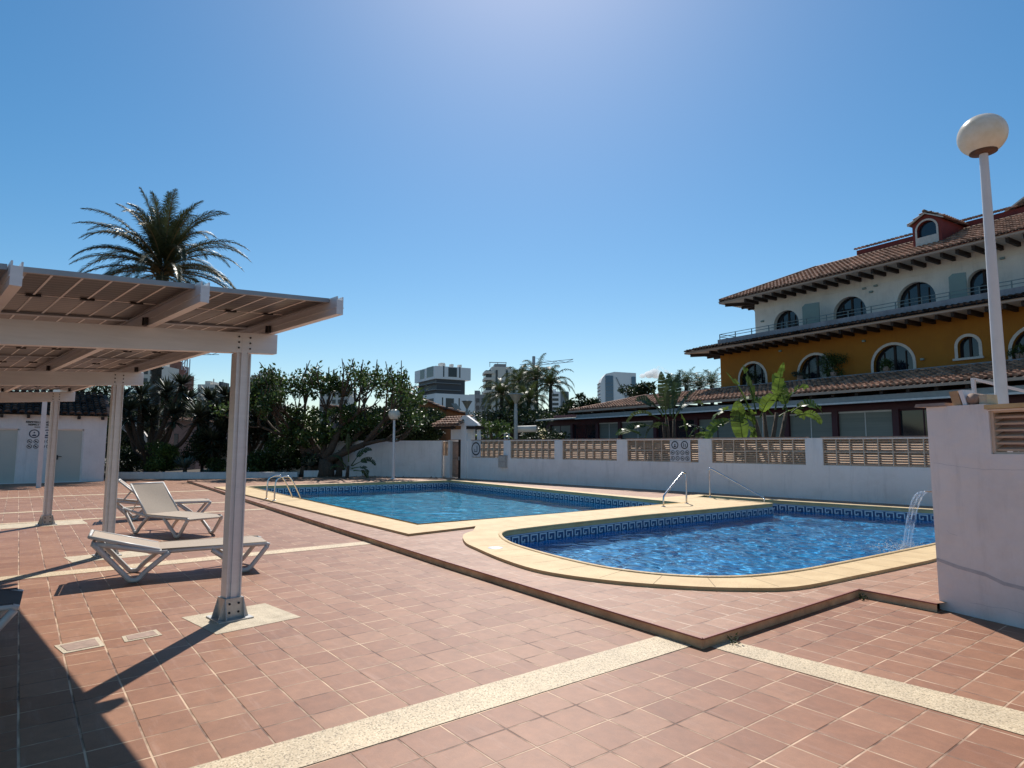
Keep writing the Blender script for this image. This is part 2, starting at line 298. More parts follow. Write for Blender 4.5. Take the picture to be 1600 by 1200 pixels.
def pv_mat():
    """underside of a bifacial panel: dark cells, fine bus lines across"""
    m = bpy.data.materials.new("photovoltaic_cells"); m.use_nodes = True; t = m.node_tree; L = t.links; b = t.nodes["Principled BSDF"]
    tc = t.nodes.new("ShaderNodeTexCoord"); sp = t.nodes.new("ShaderNodeSeparateXYZ"); L.new(tc.outputs["Object"], sp.inputs[0])
    f = math_n(t, 'FRACT', math_n(t, 'DIVIDE', sp.outputs[0], 0.087)); d = math_n(t, 'MINIMUM', f, math_n(t, 'SUBTRACT', 1.0, f))
    f2 = math_n(t, 'FRACT', math_n(t, 'DIVIDE', sp.outputs[0], 0.029)); 
    mr = t.nodes.new("ShaderNodeMapRange"); mr.inputs[1].default_value = .06; mr.inputs[2].default_value = .14; L.new(d, mr.inputs[0])
    wn = t.nodes.new("ShaderNodeTexNoise"); wn.inputs["Scale"].default_value = .9; wn.inputs["Detail"].default_value = 1; L.new(tc.outputs["Object"], wn.inputs["Vector"])
    cc = mixc(t, wn.outputs[0], (0.016, 0.016, 0.019), (0.066, 0.060, 0.058))
    c = mixc(t, mr.outputs[0], (0.15, 0.135, 0.125), cc)
    c = mixc(t, math_n(t, 'MULTIPLY', math_n(t, 'GREATER_THAN', f2, .82), .25), c, (0.03, 0.025, 0.025))
    L.new(c, b.inputs["Base Color"]); b.inputs["Roughness"].default_value = .32; b.inputs["Specular IOR Level"].default_value = .3
    return m
M['pv'] = pv_mat()

# ------------------------------------------------------------------ mesh helpers
class MB:
    def __init__(s): s.v = []; s.f = []; s.mi = []; s.cur = 0; s.sm = []
    def add(s, vs, fs, smooth=False):
        o = len(s.v); s.v += [Vector(p) for p in vs]
        for f in fs: s.f.append(tuple(i + o for i in f)); s.mi.append(s.cur); s.sm.append(smooth)
    def mat(s, i): s.cur = i; return s
    def box(s, x0, x1, y0, y1, z0, z1, top=None):
        """box; top = (dx, dy) inset of the top face"""
        a, b_ = top or (0, 0)
        s.add([(x0, y0, z0), (x1, y0, z0), (x1, y1, z0), (x0, y1, z0), (x0 + a, y0 + b_, z1), (x1 - a, y0 + b_, z1), (x1 - a, y1 - b_, z1), (x0 + a, y1 - b_, z1)],
              [(0, 3, 2, 1), (4, 5, 6, 7), (0, 1, 5, 4), (1, 2, 6, 5), (2, 3, 7, 6), (3, 0, 4, 7)])
    def bar(s, a, b_, w_, h_, upv=(0, 0, 1)):
        a = Vector(a); b_ = Vector(b_); d = (b_ - a).normalized(); u = Vector(upv)
        if abs(d.dot(u)) > .98: u = Vector((1, 0, 0))
        r = d.cross(u).normalized(); u = r.cross(d)
        vs = [p + r * (i * w_ / 2) + u * (j * h_ / 2) for p in (a, b_) for i, j in ((-1, -1), (1, -1), (1, 1), (-1, 1))]
        s.add(vs, [(0, 3, 2, 1), (4, 5, 6, 7), (0, 1, 5, 4), (1, 2, 6, 5), (2, 3, 7, 6), (3, 0, 4, 7)])
    def tube(s, pts, r, n=8, caps=True, smooth=True):
        pts = [Vector(p) for p in pts]; rs = r if isinstance(r, (list, tuple)) else [r] * len(pts)
        rings = []; prev = None
        for i, p in enumerate(pts):
            d = (pts[min(i + 1, len(pts) - 1)] - pts[max(i - 1, 0)]).normalized()
            if prev is None:
                a = Vector((0, 0, 1)) if abs(d.z) < .9 else Vector((1, 0, 0)); x = d.cross(a).normalized()
            else: x = (prev - d * prev.dot(d)).normalized()
            prev = x; y = d.cross(x)
            rings.append([p + (x * math.cos(2 * PI * k / n) + y * math.sin(2 * PI * k / n)) * rs[i] for k in range(n)])
        vs = [q for g in rings for q in g]; fs = []
        for i in range(len(pts) - 1):
            for k in range(n):
                a = i * n + k; b_ = i * n + (k + 1) % n; fs.append((a, b_, b_ + n, a + n))
        if caps: fs.append(tuple(range(n))[::-1]); fs.append(tuple((len(pts) - 1) * n + k for k in range(n)))
        s.add(vs, fs, smooth)
    def lathe(s, c, prof, n=20, smooth=True):
        c = Vector(c); vs = []; fs = []
        for r, z in prof:
            for k in range(n): vs.append(c + Vector((r * math.cos(2 * PI * k / n), r * math.sin(2 * PI * k / n), z)))
        for i in range(len(prof) - 1):
            for k in range(n):
                a = i * n + k; b_ = i * n + (k + 1) % n; fs.append((a, b_, b_ + n, a + n))
        s.add(vs, fs, smooth)
    def prism(s, poly, z0, z1, bottom=True):
        n = len(poly); vs = [(p[0], p[1], z0) for p in poly] + [(p[0], p[1], z1) for p in poly]
        fs = [(i, (i + 1) % n, (i + 1) % n + n, i + n) for i in range(n)] + [tuple(range(n, 2 * n))]
        if bottom: fs.append(tuple(range(n))[::-1])
        s.add(vs, fs)
    def quad(s, a, b_, c, d): s.add([a, b_, c, d], [(0, 1, 2, 3)])
    def mesh(s, name, mats, origin=(0, 0, 0), smooth_all=False):
        me = bpy.data.meshes.new(name); o = Vector(origin)
        me.from_pydata([v - o for v in s.v], [], s.f)
        for m_ in mats: me.materials.append(m_)
        me.polygons.foreach_set("material_index", s.mi)
        me.polygons.foreach_set("use_smooth", [True] * len(s.f) if smooth_all else s.sm)
        me.update(); return me

def fill_poly(mb, outer, holes, z, flip=False, frame=None):
    """flat polygon with holes as triangles at height z; frame maps (a,b) to 3D"""
    bm = bmesh.new(); es = []
    for loop in [outer] + holes:
        vs = [bm.verts.new((p[0], p[1], 0)) for p in loop]
        for i in range(len(vs)): es.append(bm.edges.new((vs[i], vs[(i + 1) % len(vs)])))
    bmesh.ops.triangle_fill(bm, use_beauty=True, use_dissolve=False, edges=es, normal=(0, 0, 1))
    bm.verts.index_update()
    fr = frame or (lambda a, b_: (a, b_, z))
    vs = [fr(v.co.x, v.co.y) for v in bm.verts]
    def inside(p, poly):
        c = False; j = len(poly) - 1
        for i in range(len(poly)):
            xi, yi = poly[i][:2]; xj, yj = poly[j][:2]
            if (yi > p[1]) != (yj > p[1]) and p[0] < (xj - xi) * (p[1] - yi) / (yj - yi) + xi: c = not c
            j = i
        return c
    fs = []
    for f in bm.faces:
        c = f.calc_center_median()
        if any(inside(c, h_) for h_ in holes): continue
        t = tuple(v.index for v in f.verts); fs.append(t[::-1] if flip else t)
    mb.add(vs, fs); bm.free()
def walls(mb, loop, z0, z1, closed=True):
    n = len(loop)
    for i in range(n if closed else n - 1):
        a = loop[i]; b_ = loop[(i + 1) % n]
        mb.quad((a[0], a[1], z0), (b_[0], b_[1], z0), (b_[0], b_[1], z1), (a[0], a[1], z1))

# ------------------------------------------------------------------ object helpers
def tag(o, label=None, cat=None, group=None, kind=None):
    if label: o['label'] = label
    if cat: o['category'] = cat
    if group: o['group'] = group
    if kind: o['kind'] = kind
    return o
def link(name, me, parent=None):
    o = bpy.data.objects.new(name, me); COL.objects.link(o)
    if parent: o.parent = parent
    return o
class T:
    """a thing: an Empty at its base (in a frame turned by rot about the world's origin) that parents its parts"""
    def __init__(s, name, label, cat, origin=(0, 0, 0), rot=0.0, group=None):
        s.o = bpy.data.objects.new(name, None); COL.objects.link(s.o); s.o.empty_display_size = .2
        s.org = Vector(origin); s.rot = rot
        s.o.matrix_world = Matrix.Rotation(rot, 4, 'Z') @ Matrix.Translation(s.org)
        tag(s.o, label, cat, group)
    def split(s, name, mb, mats, parent=None, smooth=False):
        """every separate piece of the mesh becomes a part of its own"""
        par = list(range(len(mb.v)))
        def find(a):
            while par[a] != a: par[a] = par[par[a]]; a = par[a]
            return a
        for f in mb.f:
            for i in f[1:]: par[find(i)] = find(f[0])
        groups = {}
        for k, f in enumerate(mb.f): groups.setdefault(find(f[0]), []).append(k)
        out = []
        for ks in groups.values():
            m2 = MB(); idx = {}
            for k in ks:
                ff = []
                for i in mb.f[k]:
                    if i not in idx: idx[i] = len(m2.v); m2.v.append(mb.v[i])
                    ff.append(idx[i])
                m2.f.append(tuple(ff)); m2.mi.append(mb.mi[k]); m2.sm.append(mb.sm[k])
            out.append(s.part(name, m2, mats, parent, None, smooth))
        return out
    def part(s, name, mb, mats, parent=None, label=None, smooth=False):
        mats = mats if isinstance(mats, (list, tuple)) else [mats]
        me = mb.mesh(name, mats, s.org, smooth)
        o = link(name, me, parent or s.o)
        if label: o['label'] = label
        return o
def solo(name, mb, mats, label, cat, origin=(0, 0, 0), rot=0.0, group=None, smooth=False):
    mats = mats if isinstance(mats, (list, tuple)) else [mats]
    o = link(name, mb.mesh(name, mats, origin, smooth)); o.matrix_world = Matrix.Rotation(rot, 4, 'Z') @ Matrix.Translation(Vector(origin))
    return tag(o, label, cat, group)
def struct(name, mb, mats, smooth=False):
    mats = mats if isinstance(mats, (list, tuple)) else [mats]
    return tag(link(name, mb.mesh(name, mats, (0, 0, 0), smooth)), kind='structure')
def copy_tree(o, parent=None):
    c = o.copy(); COL.objects.link(c); c.parent = parent
    if parent is not None: c.matrix_parent_inverse = o.matrix_parent_inverse.copy()
    for ch in list(o.children): copy_tree(ch, c)
    return c
def far(px, depth):
    """ground point on the bearing of photo column px, depth metres in front of the camera"""
    k = (px - 800) / FPX; f = Vector((fw.x, fw.y, 0)).normalized() * .9952; r_ = Vector((rt.x, rt.y, 0)).normalized()
    return (f + r_ * k) * depth
def hgt(py, depth): return CAM_H + (697 - py) / FPX * depth * 1.0
def text_mesh(body, size, name):
    cu = bpy.data.curves.new(name, 'FONT'); cu.body = body; cu.size = size; cu.align_x = 'CENTER'; cu.offset = .004 * size / .1; cu.extrude = .002
    ob = bpy.data.objects.new(name, cu); COL.objects.link(ob); dg = bpy.context.evaluated_depsgraph_get(); dg.update()
    me = bpy.data.meshes.new_from_object(ob.evaluated_get(dg)); bpy.data.objects.remove(ob)
    return me

# ================================================================== THE SETTING
K = 0.085                                   # the pool deck stands one tile course above the lower deck
PLAT = [(-31.5, 6.05), (-24.2, 5.64), (-19.4, 5.33), (-7.39, 4.66), (-3.24, 4.49), (-3.28, 7.385), (-2.51, 7.33), (-2.45, 7.52),
        (3.5, 5.95), (12, 3.75), (12, 21.08), (-6.69, 19.05), (-26.0, 16.95), (-27.06, 16.6), (-31.5, 13.4), (-31.7, 11.2)]
BIG = [(-24.6, 6.75), (-10.92, 6.2), (-10.76, 14.25), (-23.9, 15.15)]
def catmull(p, n=5):
    out = []
    for i in range(len(p) - 1):
        p0 = Vector(p[max(i - 1, 0)]); p1 = Vector(p[i]); p2 = Vector(p[i + 1]); p3 = Vector(p[min(i + 2, len(p) - 1)])
        for k in range(n):
            t = k / n; out.append(tuple(.5 * ((2 * p1) + (p2 - p0) * t + (2 * p0 - 5 * p1 + 4 * p2 - p3) * t * t + (3 * p1 - p0 - 3 * p2 + p3) * t ** 3)))
    out.append(tuple(p[-1])); return out
curve_in = catmull([(-9.20, 7.35), (-9.10, 6.92), (-8.72, 6.56), (-7.95, 6.19), (-6.93, 5.98), (-5.9, 5.90), (-5.25, 6.0), (-4.72, 6.28), (-4.33, 6.75), (-4.12, 7.5), (-4.02, 8.7), (-3.90, 11.2)])
SMALL = [(-9.19, 15.95), (-9.38, 10.9), (-9.28, 8.3)] + curve_in + [(-3.85, 17.75), (-6.1, 17.47), (-7.7, 17.24), (-9.4, 17.0), (-11.9, 16.78), (-11.75, 16.1)]
SMALL = SMALL[::1]
curve_out = catmull([(-9.55, 6.55), (-9.22, 6.12), (-8.5, 5.68), (-7.9, 5.49), (-6.9, 5.24), (-6.0, 5.15), (-5.16, 5.38), (-4.48, 5.79), (-3.98, 6.26), (-3.66, 6.8), (-3.54, 7.94), (-3.40, 9.74)])
COPE = [(-25.2, 5.75), (-9.87, 5.42), (-10.05, 6.95)] + curve_out + [(-3.35, 18.2), (-6.1, 17.85), (-9.4, 17.36), (-12.35, 17.1), (-12.3, 15.0), (-14, 14.92), (-24.3, 15.6)]

mb = MB(); fill_poly(mb, [(-2500, -2500), (2500, -2500), (2500, 2500), (-2500, 2500)], [[(-25.0, 6.3), (-10, 5.6), (-3.7, 5.5), (-3.6, 18.0), (-25.0, 17.0)]], -.03)
struct('ground', mb, M['ground'])
mb = MB(); fill_poly(mb, [(-45, 17.6), (-26, 17.3), (12, 21.4), (40, 24.5), (40, 70), (-80, 70), (-80, 17)], [], -.012); struct('street', mb, M['asphalt'])
mb = MB(); fill_poly(mb, [(-40, -14), (-3.5, -14), (-3.5, 4.8), (-8, 5.0), (-24, 6.0), (-31.4, 6.6), (-31.6, 11.1), (-33.2, 9.0), (-36.8, 4.2), (-40, 3)], [], 0); struct('lower_deck_paving', mb, M['tile_low'])
mb = MB(); fill_poly(mb, [(-3.5, -14), (12, -14), (12, 5.5), (-2.3, 7.8), (-3.5, 7.8)], [], 0.0); struct('lower_deck_paving', mb, M['tile_r'])
mb = MB(); fill_poly(mb, PLAT, [COPE], K)
# under the coping too, down to the pool walls
fill_poly(mb, COPE, [BIG, SMALL], K)
struct('pool_deck_paving', mb, M['tile_up'])
mb = MB(); walls(mb, [PLAT[-1]] + PLAT[:7], 0, K - .012, False); struct('deck_kerb', mb, M['kerb'])
mb = MB()
for a, b_ in zip(([PLAT[-1]] + PLAT[:7])[:-1], PLAT[:7]):
    mb.bar((a[0], a[1], K - .0055), (b_[0], b_[1], K - .0055), .022, .013)
struct('deck_kerb_nosing', mb, M['kerb_edge'])
# decorative strips let into the paving
def strip(name, poly, z, m):
    mb = MB(); mb.add([(p[0], p[1], z) for p in poly], [tuple(range(len(poly)))]); struct(name, mb, m)
strip('pebble_strip', [(-3.675, -14), (-3.345, -14), (-3.345, 4.49), (-3.69, 4.50)], .004, M['terrazzo'])
strip('pebble_strip', [(-3.25, 4.585), (-1.19, 4.63), (10, 4.87), (10, 5.9), (-1.29, 5.03), (-2.7, 4.90), (-3.26, 4.86)], .004, M['terrazzo'])
strip('cream_strip', [(-10.28, -14), (-9.95, -14), (-9.95, 4.80), (-10.28, 4.81)], .004, M['cream_strip'])
for x, w_ in ((-16.95, .22), (-19.6, .26), (-25.1, .30)):
    strip('cream_strip', [(x - w_, -14), (x, -14), (x, 5.1 + (-x - 16) * .055), (x - w_, 5.1 + (-x - 16) * .055)], .004, M['cream_strip'])
mb = MB(); fill_poly(mb, [(-60, -14), (-40, -14), (-40, 3), (-36.8, 4.3), (-33.2, 9.1), (-31.6, 11.3), (-30.5, 14.0), (-27, 16.8), (-30, 26), (-60, 26)], [], .11); struct('garden_soil', mb, M['soil'])

# ------------------------------------------------------------------ the swimming pools
def inner_loop(loop):
    a = sum(loop[i][0] * loop[(i + 1) % len(loop)][1] - loop[(i + 1) % len(loop)][0] * loop[i][1] for i in range(len(loop)))
    return loop if a > 0 else loop[::-1]
def inset(loop, d):
    n = len(loop); out = []
    for i in range(n):
        p0 = Vector(loop[i - 1][:2]); p = Vector(loop[i][:2]); p1 = Vector(loop[(i + 1) % n][:2])
        n0 = (p - p0).normalized(); n1 = (p1 - p).normalized(); n0 = Vector((-n0.y, n0.x)); n1 = Vector((-n1.y, n1.x))
        b_ = (n0 + n1); b_ = b_ / max(.3, b_.dot(n0)); out.append(tuple(p + b_ * d))
    return out
WZ = -0.13
def key_band(loop, period, z0, z1):
    """Greek key running round the wall: list of thin raised strips"""
    mb = MB(); pts = [Vector((p[0], p[1])) for p in loop]; n = len(pts); L = 0
    segs = []
    for i in range(n):
        a, b_ = pts[i], pts[(i + 1) % n]; l = (b_ - a).length
        if l > 1e-5: segs.append((L, L + l, a, b_))
        L += l
    def at(s):
        s = s % L
        for s0, s1, a, b_ in segs:
            if s <= s1 + 1e-9: return a.lerp(b_, (s - s0) / (s1 - s0))
    cnt = int(L / period); p = L / cnt; H = z1 - z0; t_ = .135
    # strokes in unit cell: (x0,x1,y0,y1)
    st = [(.0, t_ * .85, 0, 1), (0, .80, 1 - t_, 1), (.80 - t_ * .85, .80, .32, 1), (.38, .80, .32, .32 + t_), (.38, .38 + t_ * .85, .0 + .32, .62), (0, 0, 0, 0)]
    for k in range(cnt):
        for x0, x1, y0, y1 in st:
            if x1 <= x0: continue
            a = at((k + x0) * p); b_ = at((k + x1) * p)
            mb.quad((a.x, a.y, z0 + y0 * H), (b_.x, b_.y, z0 + y0 * H), (b_.x, b_.y, z0 + y1 * H), (a.x, a.y, z0 + y1 * H))
    return mb
mb = MB(); fill_poly(mb, COPE, [BIG, SMALL], K + .04); walls(mb, COPE, K, K + .04)
for lp in (BIG, SMALL):
    l2 = inset(inner_loop(lp), .025); walls(mb, lp, .035, K + .04)
mb.cur = 1
for lp, mw in ((BIG, .60), (SMALL, .56)):
    il = inner_loop(lp); nL = len(il)
    for i in range(nL):
        a, b_ = Vector(il[i][:2]), Vector(il[(i + 1) % nL][:2]); L_ = (b_ - a).length
        if i == 0: carry = 0.0
        nrm = Vector(((b_ - a).y, -(b_ - a).x)).normalized(); q = carry
        while q < L_:
            p = a.lerp(b_, q / L_); t_ = (b_ - a).normalized() * .0042; e = p + nrm * mw; s_ = p + nrm * .03
            mb.quad((s_.x - t_.x, s_.y - t_.y, K + .0404), (s_.x + t_.x, s_.y + t_.y, K + .0404), (e.x + t_.x, e.y + t_.y, K + .0404), (e.x - t_.x, e.y - t_.y, K + .0404)); q += .5
        carry = q - L_
mb.quad((-10.11, 6.9, K + .0407), (-10.105, 6.9, K + .0407), (-10.0, 15.3, K + .0407), (-10.005, 15.3, K + .0407))
struct('pool_coping', mb, [M['coping'], M['joint']])
mb = MB()
for lp in (BIG, SMALL):
    l2 = [(p[0], p[1], K + .037) for p in lp]; l2.append(l2[0]); mb.tube(l2, .021, 8, False)
    l3 = [(p[0], p[1], K + .030) for p in inset(inner_loop(lp), -.02)]; l3.append(l3[0]); mb.tube(l3, .030, 8, False)
struct('pool_coping_lip', mb, M['coping'])
basins = []
for nm, lp, fz, mm, per, lab in (('lap', BIG, -1.7, 'mosaic', .26, "large straight-sided teal mosaic pool, farther of the two, with a Greek key border"),
                                 ('small', SMALL, -.95, 'mosaic2', .24, "smaller curved blue mosaic pool in front with a Greek key border and water spout")):
    cop = T('swimming_pool', lab, 'pool', (sum(p[0] for p in lp) / len(lp), sum(p[1] for p in lp) / len(lp), fz))
    il = inner_loop(lp)
    mb = MB(); walls(mb, il, fz, .04); fill_poly(mb, lp, [], fz)
    if nm[0] == 's':            # entry steps in the recess
        for i in range(4): mb.box(-11.72 + i * .45, -11.72 + (i + 1) * .45, 16.13, 16.86 + i * .03, fz + .01, -.02 - i * .17)
    bas = cop.part('basin', mb, M[mm]); basins.append(bas)
    l2 = inset(il, .004); mb = MB(); walls(mb, l2, -.235, .035); cop.part('tile_band', mb, M['keyblue'], bas)
    l3 = inset(il, .008); mb = MB(); walls(mb, l3, .016, .035); cop.part('band_top_row', mb, M['bandtop'], bas)
    mb = key_band(inset(il, .009), per, -.185, .006); cop.part('greek_key_border', mb, M['keywhite'], bas)
# skimmer lids lying in the coping
mb = MB()
mb.lathe((-7.75, 5.72, K + .041), [(0, .004), (.11, .004), (.115, 0)], 20)
solo('skimmer_lid', mb, M['lampwhite'], "round white skimmer lid in the near coping of the small pool", 'lid', (-7.75, 5.72, K + .04))

def water(name, loop, z, amp, sc, seed, res):
    """a real rippled surface: a fine grid of wave heights reaching just past the pool walls"""
    xs = [p[0] for p in loop]; ys = [p[1] for p in loop]; rr = random.Random(seed)
    ws = []
    for _ in range(26):
        a = rr.uniform(0, 2 * PI); f = sc * rr.uniform(.35, 1.9); ws.append((math.cos(a) * f, math.sin(a) * f, f, rr.uniform(0, 6.28), rr.uniform(.5, 1.5)))
    X0, Y0 = min(xs) - res, min(ys) - res; nx_ = int((max(xs) - X0) / res) + 3; ny_ = int((max(ys) - Y0) / res) + 3
    def inside(px, py):
        c = False; j = len(loop) - 1
        for i in range(len(loop)):
            xi, yi = loop[i][:2]; xj, yj = loop[j][:2]
            if (yi > py) != (yj > py) and px < (xj - xi) * (py - yi) / (yj - yi) + xi: c = not c
            j = i
        return c
    ins = [[inside(X0 + i * res, Y0 + j * res) for j in range(ny_)] for i in range(nx_)]
    idx = {}; vs = []; fs = []
    def vid(i, j):
        k = (i, j)
        if k not in idx:
            x, y = X0 + i * res, Y0 + j * res; wx_ = x + .25 * math.sin(y * 1.7 + 1) ; wy_ = y + .25 * math.sin(x * 1.9)
            h_ = sum(math.sin(wx_ * cx + wy_ * cy + ph) * m / f for cx, cy, f, ph, m in ws); idx[k] = len(vs); vs.append((x, y, z + h_ * amp))
        return idx[k]
    for i in range(nx_ - 1):
        for j in range(ny_ - 1):
            if any(ins[min(max(i + a, 0), nx_ - 1)][min(max(j + b_, 0), ny_ - 1)] for a in (0, 1) for b_ in (0, 1)): fs.append((vid(i, j), vid(i + 1, j), vid(i + 1, j + 1), vid(i, j + 1)))
    me = bpy.data.meshes.new(name); me.from_pydata(vs, [], fs); me.polygons.foreach_set("use_smooth", [True] * len(fs)); me.materials.append(M['water']); me.update()
    return tag(link(name, me), kind='structure')
water_big = water('lap_pool_water', BIG, WZ - .02, .012, 11, 3, .075)
water_small = water('small_pool_water', SMALL, WZ, .025, 18, 5, .032)
for o in (water_big, water_small): o.cycles.is_caustics_caster = True
for o in basins: o.cycles.is_caustics_receiver = True

# ================================================================== roofs of barrel tiles
def roof_tiles(mb, O, A, B, La, Lb, w_=.25, h_=.36, keep=None, seg=5):
    """rows of curved clay tiles; A runs along the eave, B up the slope (unit vectors)"""
    O = Vector(O); A = Vector(A).normalized(); B = Vector(B).normalized(); Nn = A.cross(B)
    if Nn.z < 0: Nn = -Nn
    nc = int(La / w_); nr = int(math.ceil(Lb / h_)); r_ = w_ * .37
    for i in range(nc):
        for j in range(nr):
            x = (i + .5) * w_; y = j * h_
            if keep and not keep(x, y + h_ * .5): continue
            L_ = min(h_ * 1.12, Lb - y)
            if L_ < .05: continue
            jx = rnd.uniform(-.008, .008); jr = rnd.uniform(-.01, .01)
            vs = []
            for e, (yy, rr_, lift) in enumerate(((y, r_ * 1.14, .062), (y + L_, r_ * .88, .0))):
                for k in range(seg + 1):
                    a = PI * k / seg
                    vs.append(O + A * (x + jx + jr * e - math.cos(a) * rr_) + B * yy + Nn * (math.sin(a) * rr_ * .95 + lift + .01))
            n = seg + 1
            fs = [(k, k + 1, k + 1 + n, k + n) for k in range(seg)]
            fs.append(tuple(range(n))[::-1])
            mb.add(vs, fs)
def arch_loop(x0, x1, z0, z1, n=14):
    """outline: straight jambs then a round (or flattened) head"""
    r_ = (x1 - x0) / 2; rise = min(r_, z1 - z0 - .02); c = (x0 + x1) / 2; zs = z1 - rise
    return [(x0, z0), (x1, z0)] + [(c + r_ * math.cos(PI * k / n), zs + rise * math.sin(PI * k / n)) for k in range(n + 1)]

# ================================================================== PERIMETER WALL WITH SCREEN BLOCKS
WR = math.atan2(2.1, 19.31)
W0 = Vector((-26.0, 16.95, 0)); Wo = Matrix.Rotation(-WR, 3, 'Z') @ W0      # wall frame: x along the wall, y outwards
wx, wy = Wo.x, Wo.y
per = T('perimeter_wall', "long shaded white garden wall behind the pools with openings of terracotta screen blocks", 'wall', (wx, wy, 0), WR)
LAT = [(-1.4, -.78), (.98, 3.17), (3.62, 6.26), (6.7, 9.45), (9.93, 12.87), (13.37, 16.43), (16.93, 20.6), (21.1, 25), (25.5, 29.5), (30, 34)]
mb = MB(); holes = [[(a, 1.09), (b_, 1.09), (b_, 1.865), (a, 1.865)] for a, b_ in LAT[1:]]
fr = lambda a, b_: (wx + a, wy, b_)
def slab_wall(mb, outer, holes, y0, y1, x_off=0):
    fill_poly(mb, outer, holes, 0, frame=lambda a, b_: (x_off + a, y0, b_)); fill_poly(mb, outer, holes, 0, flip=True, frame=lambda a, b_: (x_off + a, y1, b_))
    for lp in [outer] + holes:
        for i in range(len(lp)):
            a, b_ = lp[i], lp[(i + 1) % len(lp)]; mb.quad((x_off + a[0], y0, a[1]), (x_off + b_[0], y0, b_[1]), (x_off + b_[0], y1, b_[1]), (x_off + a[0], y1, a[1]))
slab_wall(mb, [(.2, 0.0), (40, 0.0), (40, 1.90), (.2, 1.90)], holes, wy, wy + .22, wx)
per.part('wall_body', mb, M['plaster'])
mb = MB()
for a, b_ in LAT[1:]: mb.box(wx + a - .04, wx + b_ + .04, wy - .025, wy + .245, 1.902, 1.935)
per.split('coping_tiles', mb, M['tan'])
def screen(mb, mr, x0, x1, z0, z1, y0, y1, cols, rows, slats=5):
    cw = (x1 - x0) / cols; rh = (z1 - z0) / rows
    for i in range(cols + 1): x = x0 + i * cw; mr.box(x - .014, x + .014, y0 - .004, y1, z0, z1)
    for j in range(rows + 1): z = z0 + j * rh; mr.box(x0, x1, y0 - .002, y1 - .002, z - .012, z + .012)
    for j in range(rows):
        for k in range(slats):
            z = z0 + j * rh + rh * (k + .75) / (slats + .5)
            mb.add([(x0, y0 + .01, z - .004), (x1, y0 + .01, z - .004), (x1, y1 - .01, z + .050), (x0, y1 - .01, z + .050),
                    (x0, y0 + .01, z - .022), (x1, y0 + .01, z - .022), (x1, y1 - .01, z + .030), (x0, y1 - .01, z + .030)],
                   [(0, 1, 2, 3), (7, 6, 5, 4), (0, 4, 5, 1), (2, 6, 7, 3)])
for a, b_ in LAT[1:]:
    m1, m2 = MB(), MB(); screen(m1, m2, wx + a, wx + b_, 1.10, 1.86, wy + .03, wy + .17, max(2, round((b_ - a) / .385)), 2)
    m1.mi = [0] * len(m1.f); m1.cur = 1; m1.add(m2.v, m2.f)
    per.part('screen_block_panel', m1, [M['blocks'], M['blockrib']])
# signs and box on the wall
def ring(mb, c, r0, r1, y, n=24, ax=(1, 0, 0), az=(0, 0, 1)):
    ax = Vector(ax); az = Vector(az); c = Vector(c); vs = []
    for k in range(n):
        d = ax * math.cos(2 * PI * k / n) + az * math.sin(2 * PI * k / n); vs += [c + d * r0, c + d * r1]
    mb.add(vs, [(2 * k, 2 * k + 1, (2 * k + 3) % (2 * n), (2 * k + 2) % (2 * n)) for k in range(n)])
def disc(mb, c, r_, n=20, ax=(1, 0, 0), az=(0, 0, 1)):
    ax = Vector(ax); az = Vector(az); c = Vector(c)
    mb.add([c + (ax * math.cos(2 * PI * k / n) + az * math.sin(2 * PI * k / n)) * r_ for k in range(n)], [tuple(range(n))])
sg = T('round_symbol_sign', "white sign with one black ring and depth symbol beside the gate", 'sign', (wx + 1.27, wy - .02, 1.5), WR)
mb = MB(); mb.box(wx + .98, wx + 1.62, wy - .02, wy - .001, 1.13, 1.88); sg.part('panel', mb, M['sign'])
mb = MB(); ring(mb, (wx + 1.29, wy - .024, 1.51), .255, .315, 0, 28); mb.box(wx + 1.35, wx + 1.39, wy - .026, wy - .022, 1.36, 1.66)
mb.box(wx + 1.16, wx + 1.34, wy - .026, wy - .022, 1.36, 1.39); mb.box(wx + 1.2, wx + 1.23, wy - .026, wy - .022, 1.40, 1.50); sg.part('symbol', mb, M['black'])
sg = T('pool_rules_sign', "white pool rules sign with two large and eight small round pictograms on the block screen", 'sign', (wx + 12.17, wy - .02, 1.5), WR)
mb = MB(); mb.box(wx + 11.78, wx + 12.58, wy - .02, wy - .001, 1.10, 1.855); sg.part('panel', mb, M['sign'])
mb = MB()
for i, cx in enumerate((11.98, 12.36)):
    c = (wx + cx, wy - .024, 1.69); ring(mb, c, .105, .140, 0, 24)
    if i == 0:
        mb.lathe((0, 0, 0), [(0, 0)], 3) if False else None
        disc(mb, (wx + cx, wy - .024, 1.70), .026); mb.add([(wx + cx - .05, wy - .024, 1.615), (wx + cx + .05, wy - .024, 1.615), (wx + cx + .03, wy - .024, 1.665), (wx + cx - .03, wy - .024, 1.665)], [(0, 1, 2, 3)])
    else:
        for dx, hh in ((-.03, .12), (.035, .085)):
            mb.box(wx + cx + dx - .013, wx + cx + dx + .013, wy - .026, wy - .022, 1.62, 1.62 + hh * .8); disc(mb, (wx + cx + dx, wy - .024, 1.62 + hh), .018)
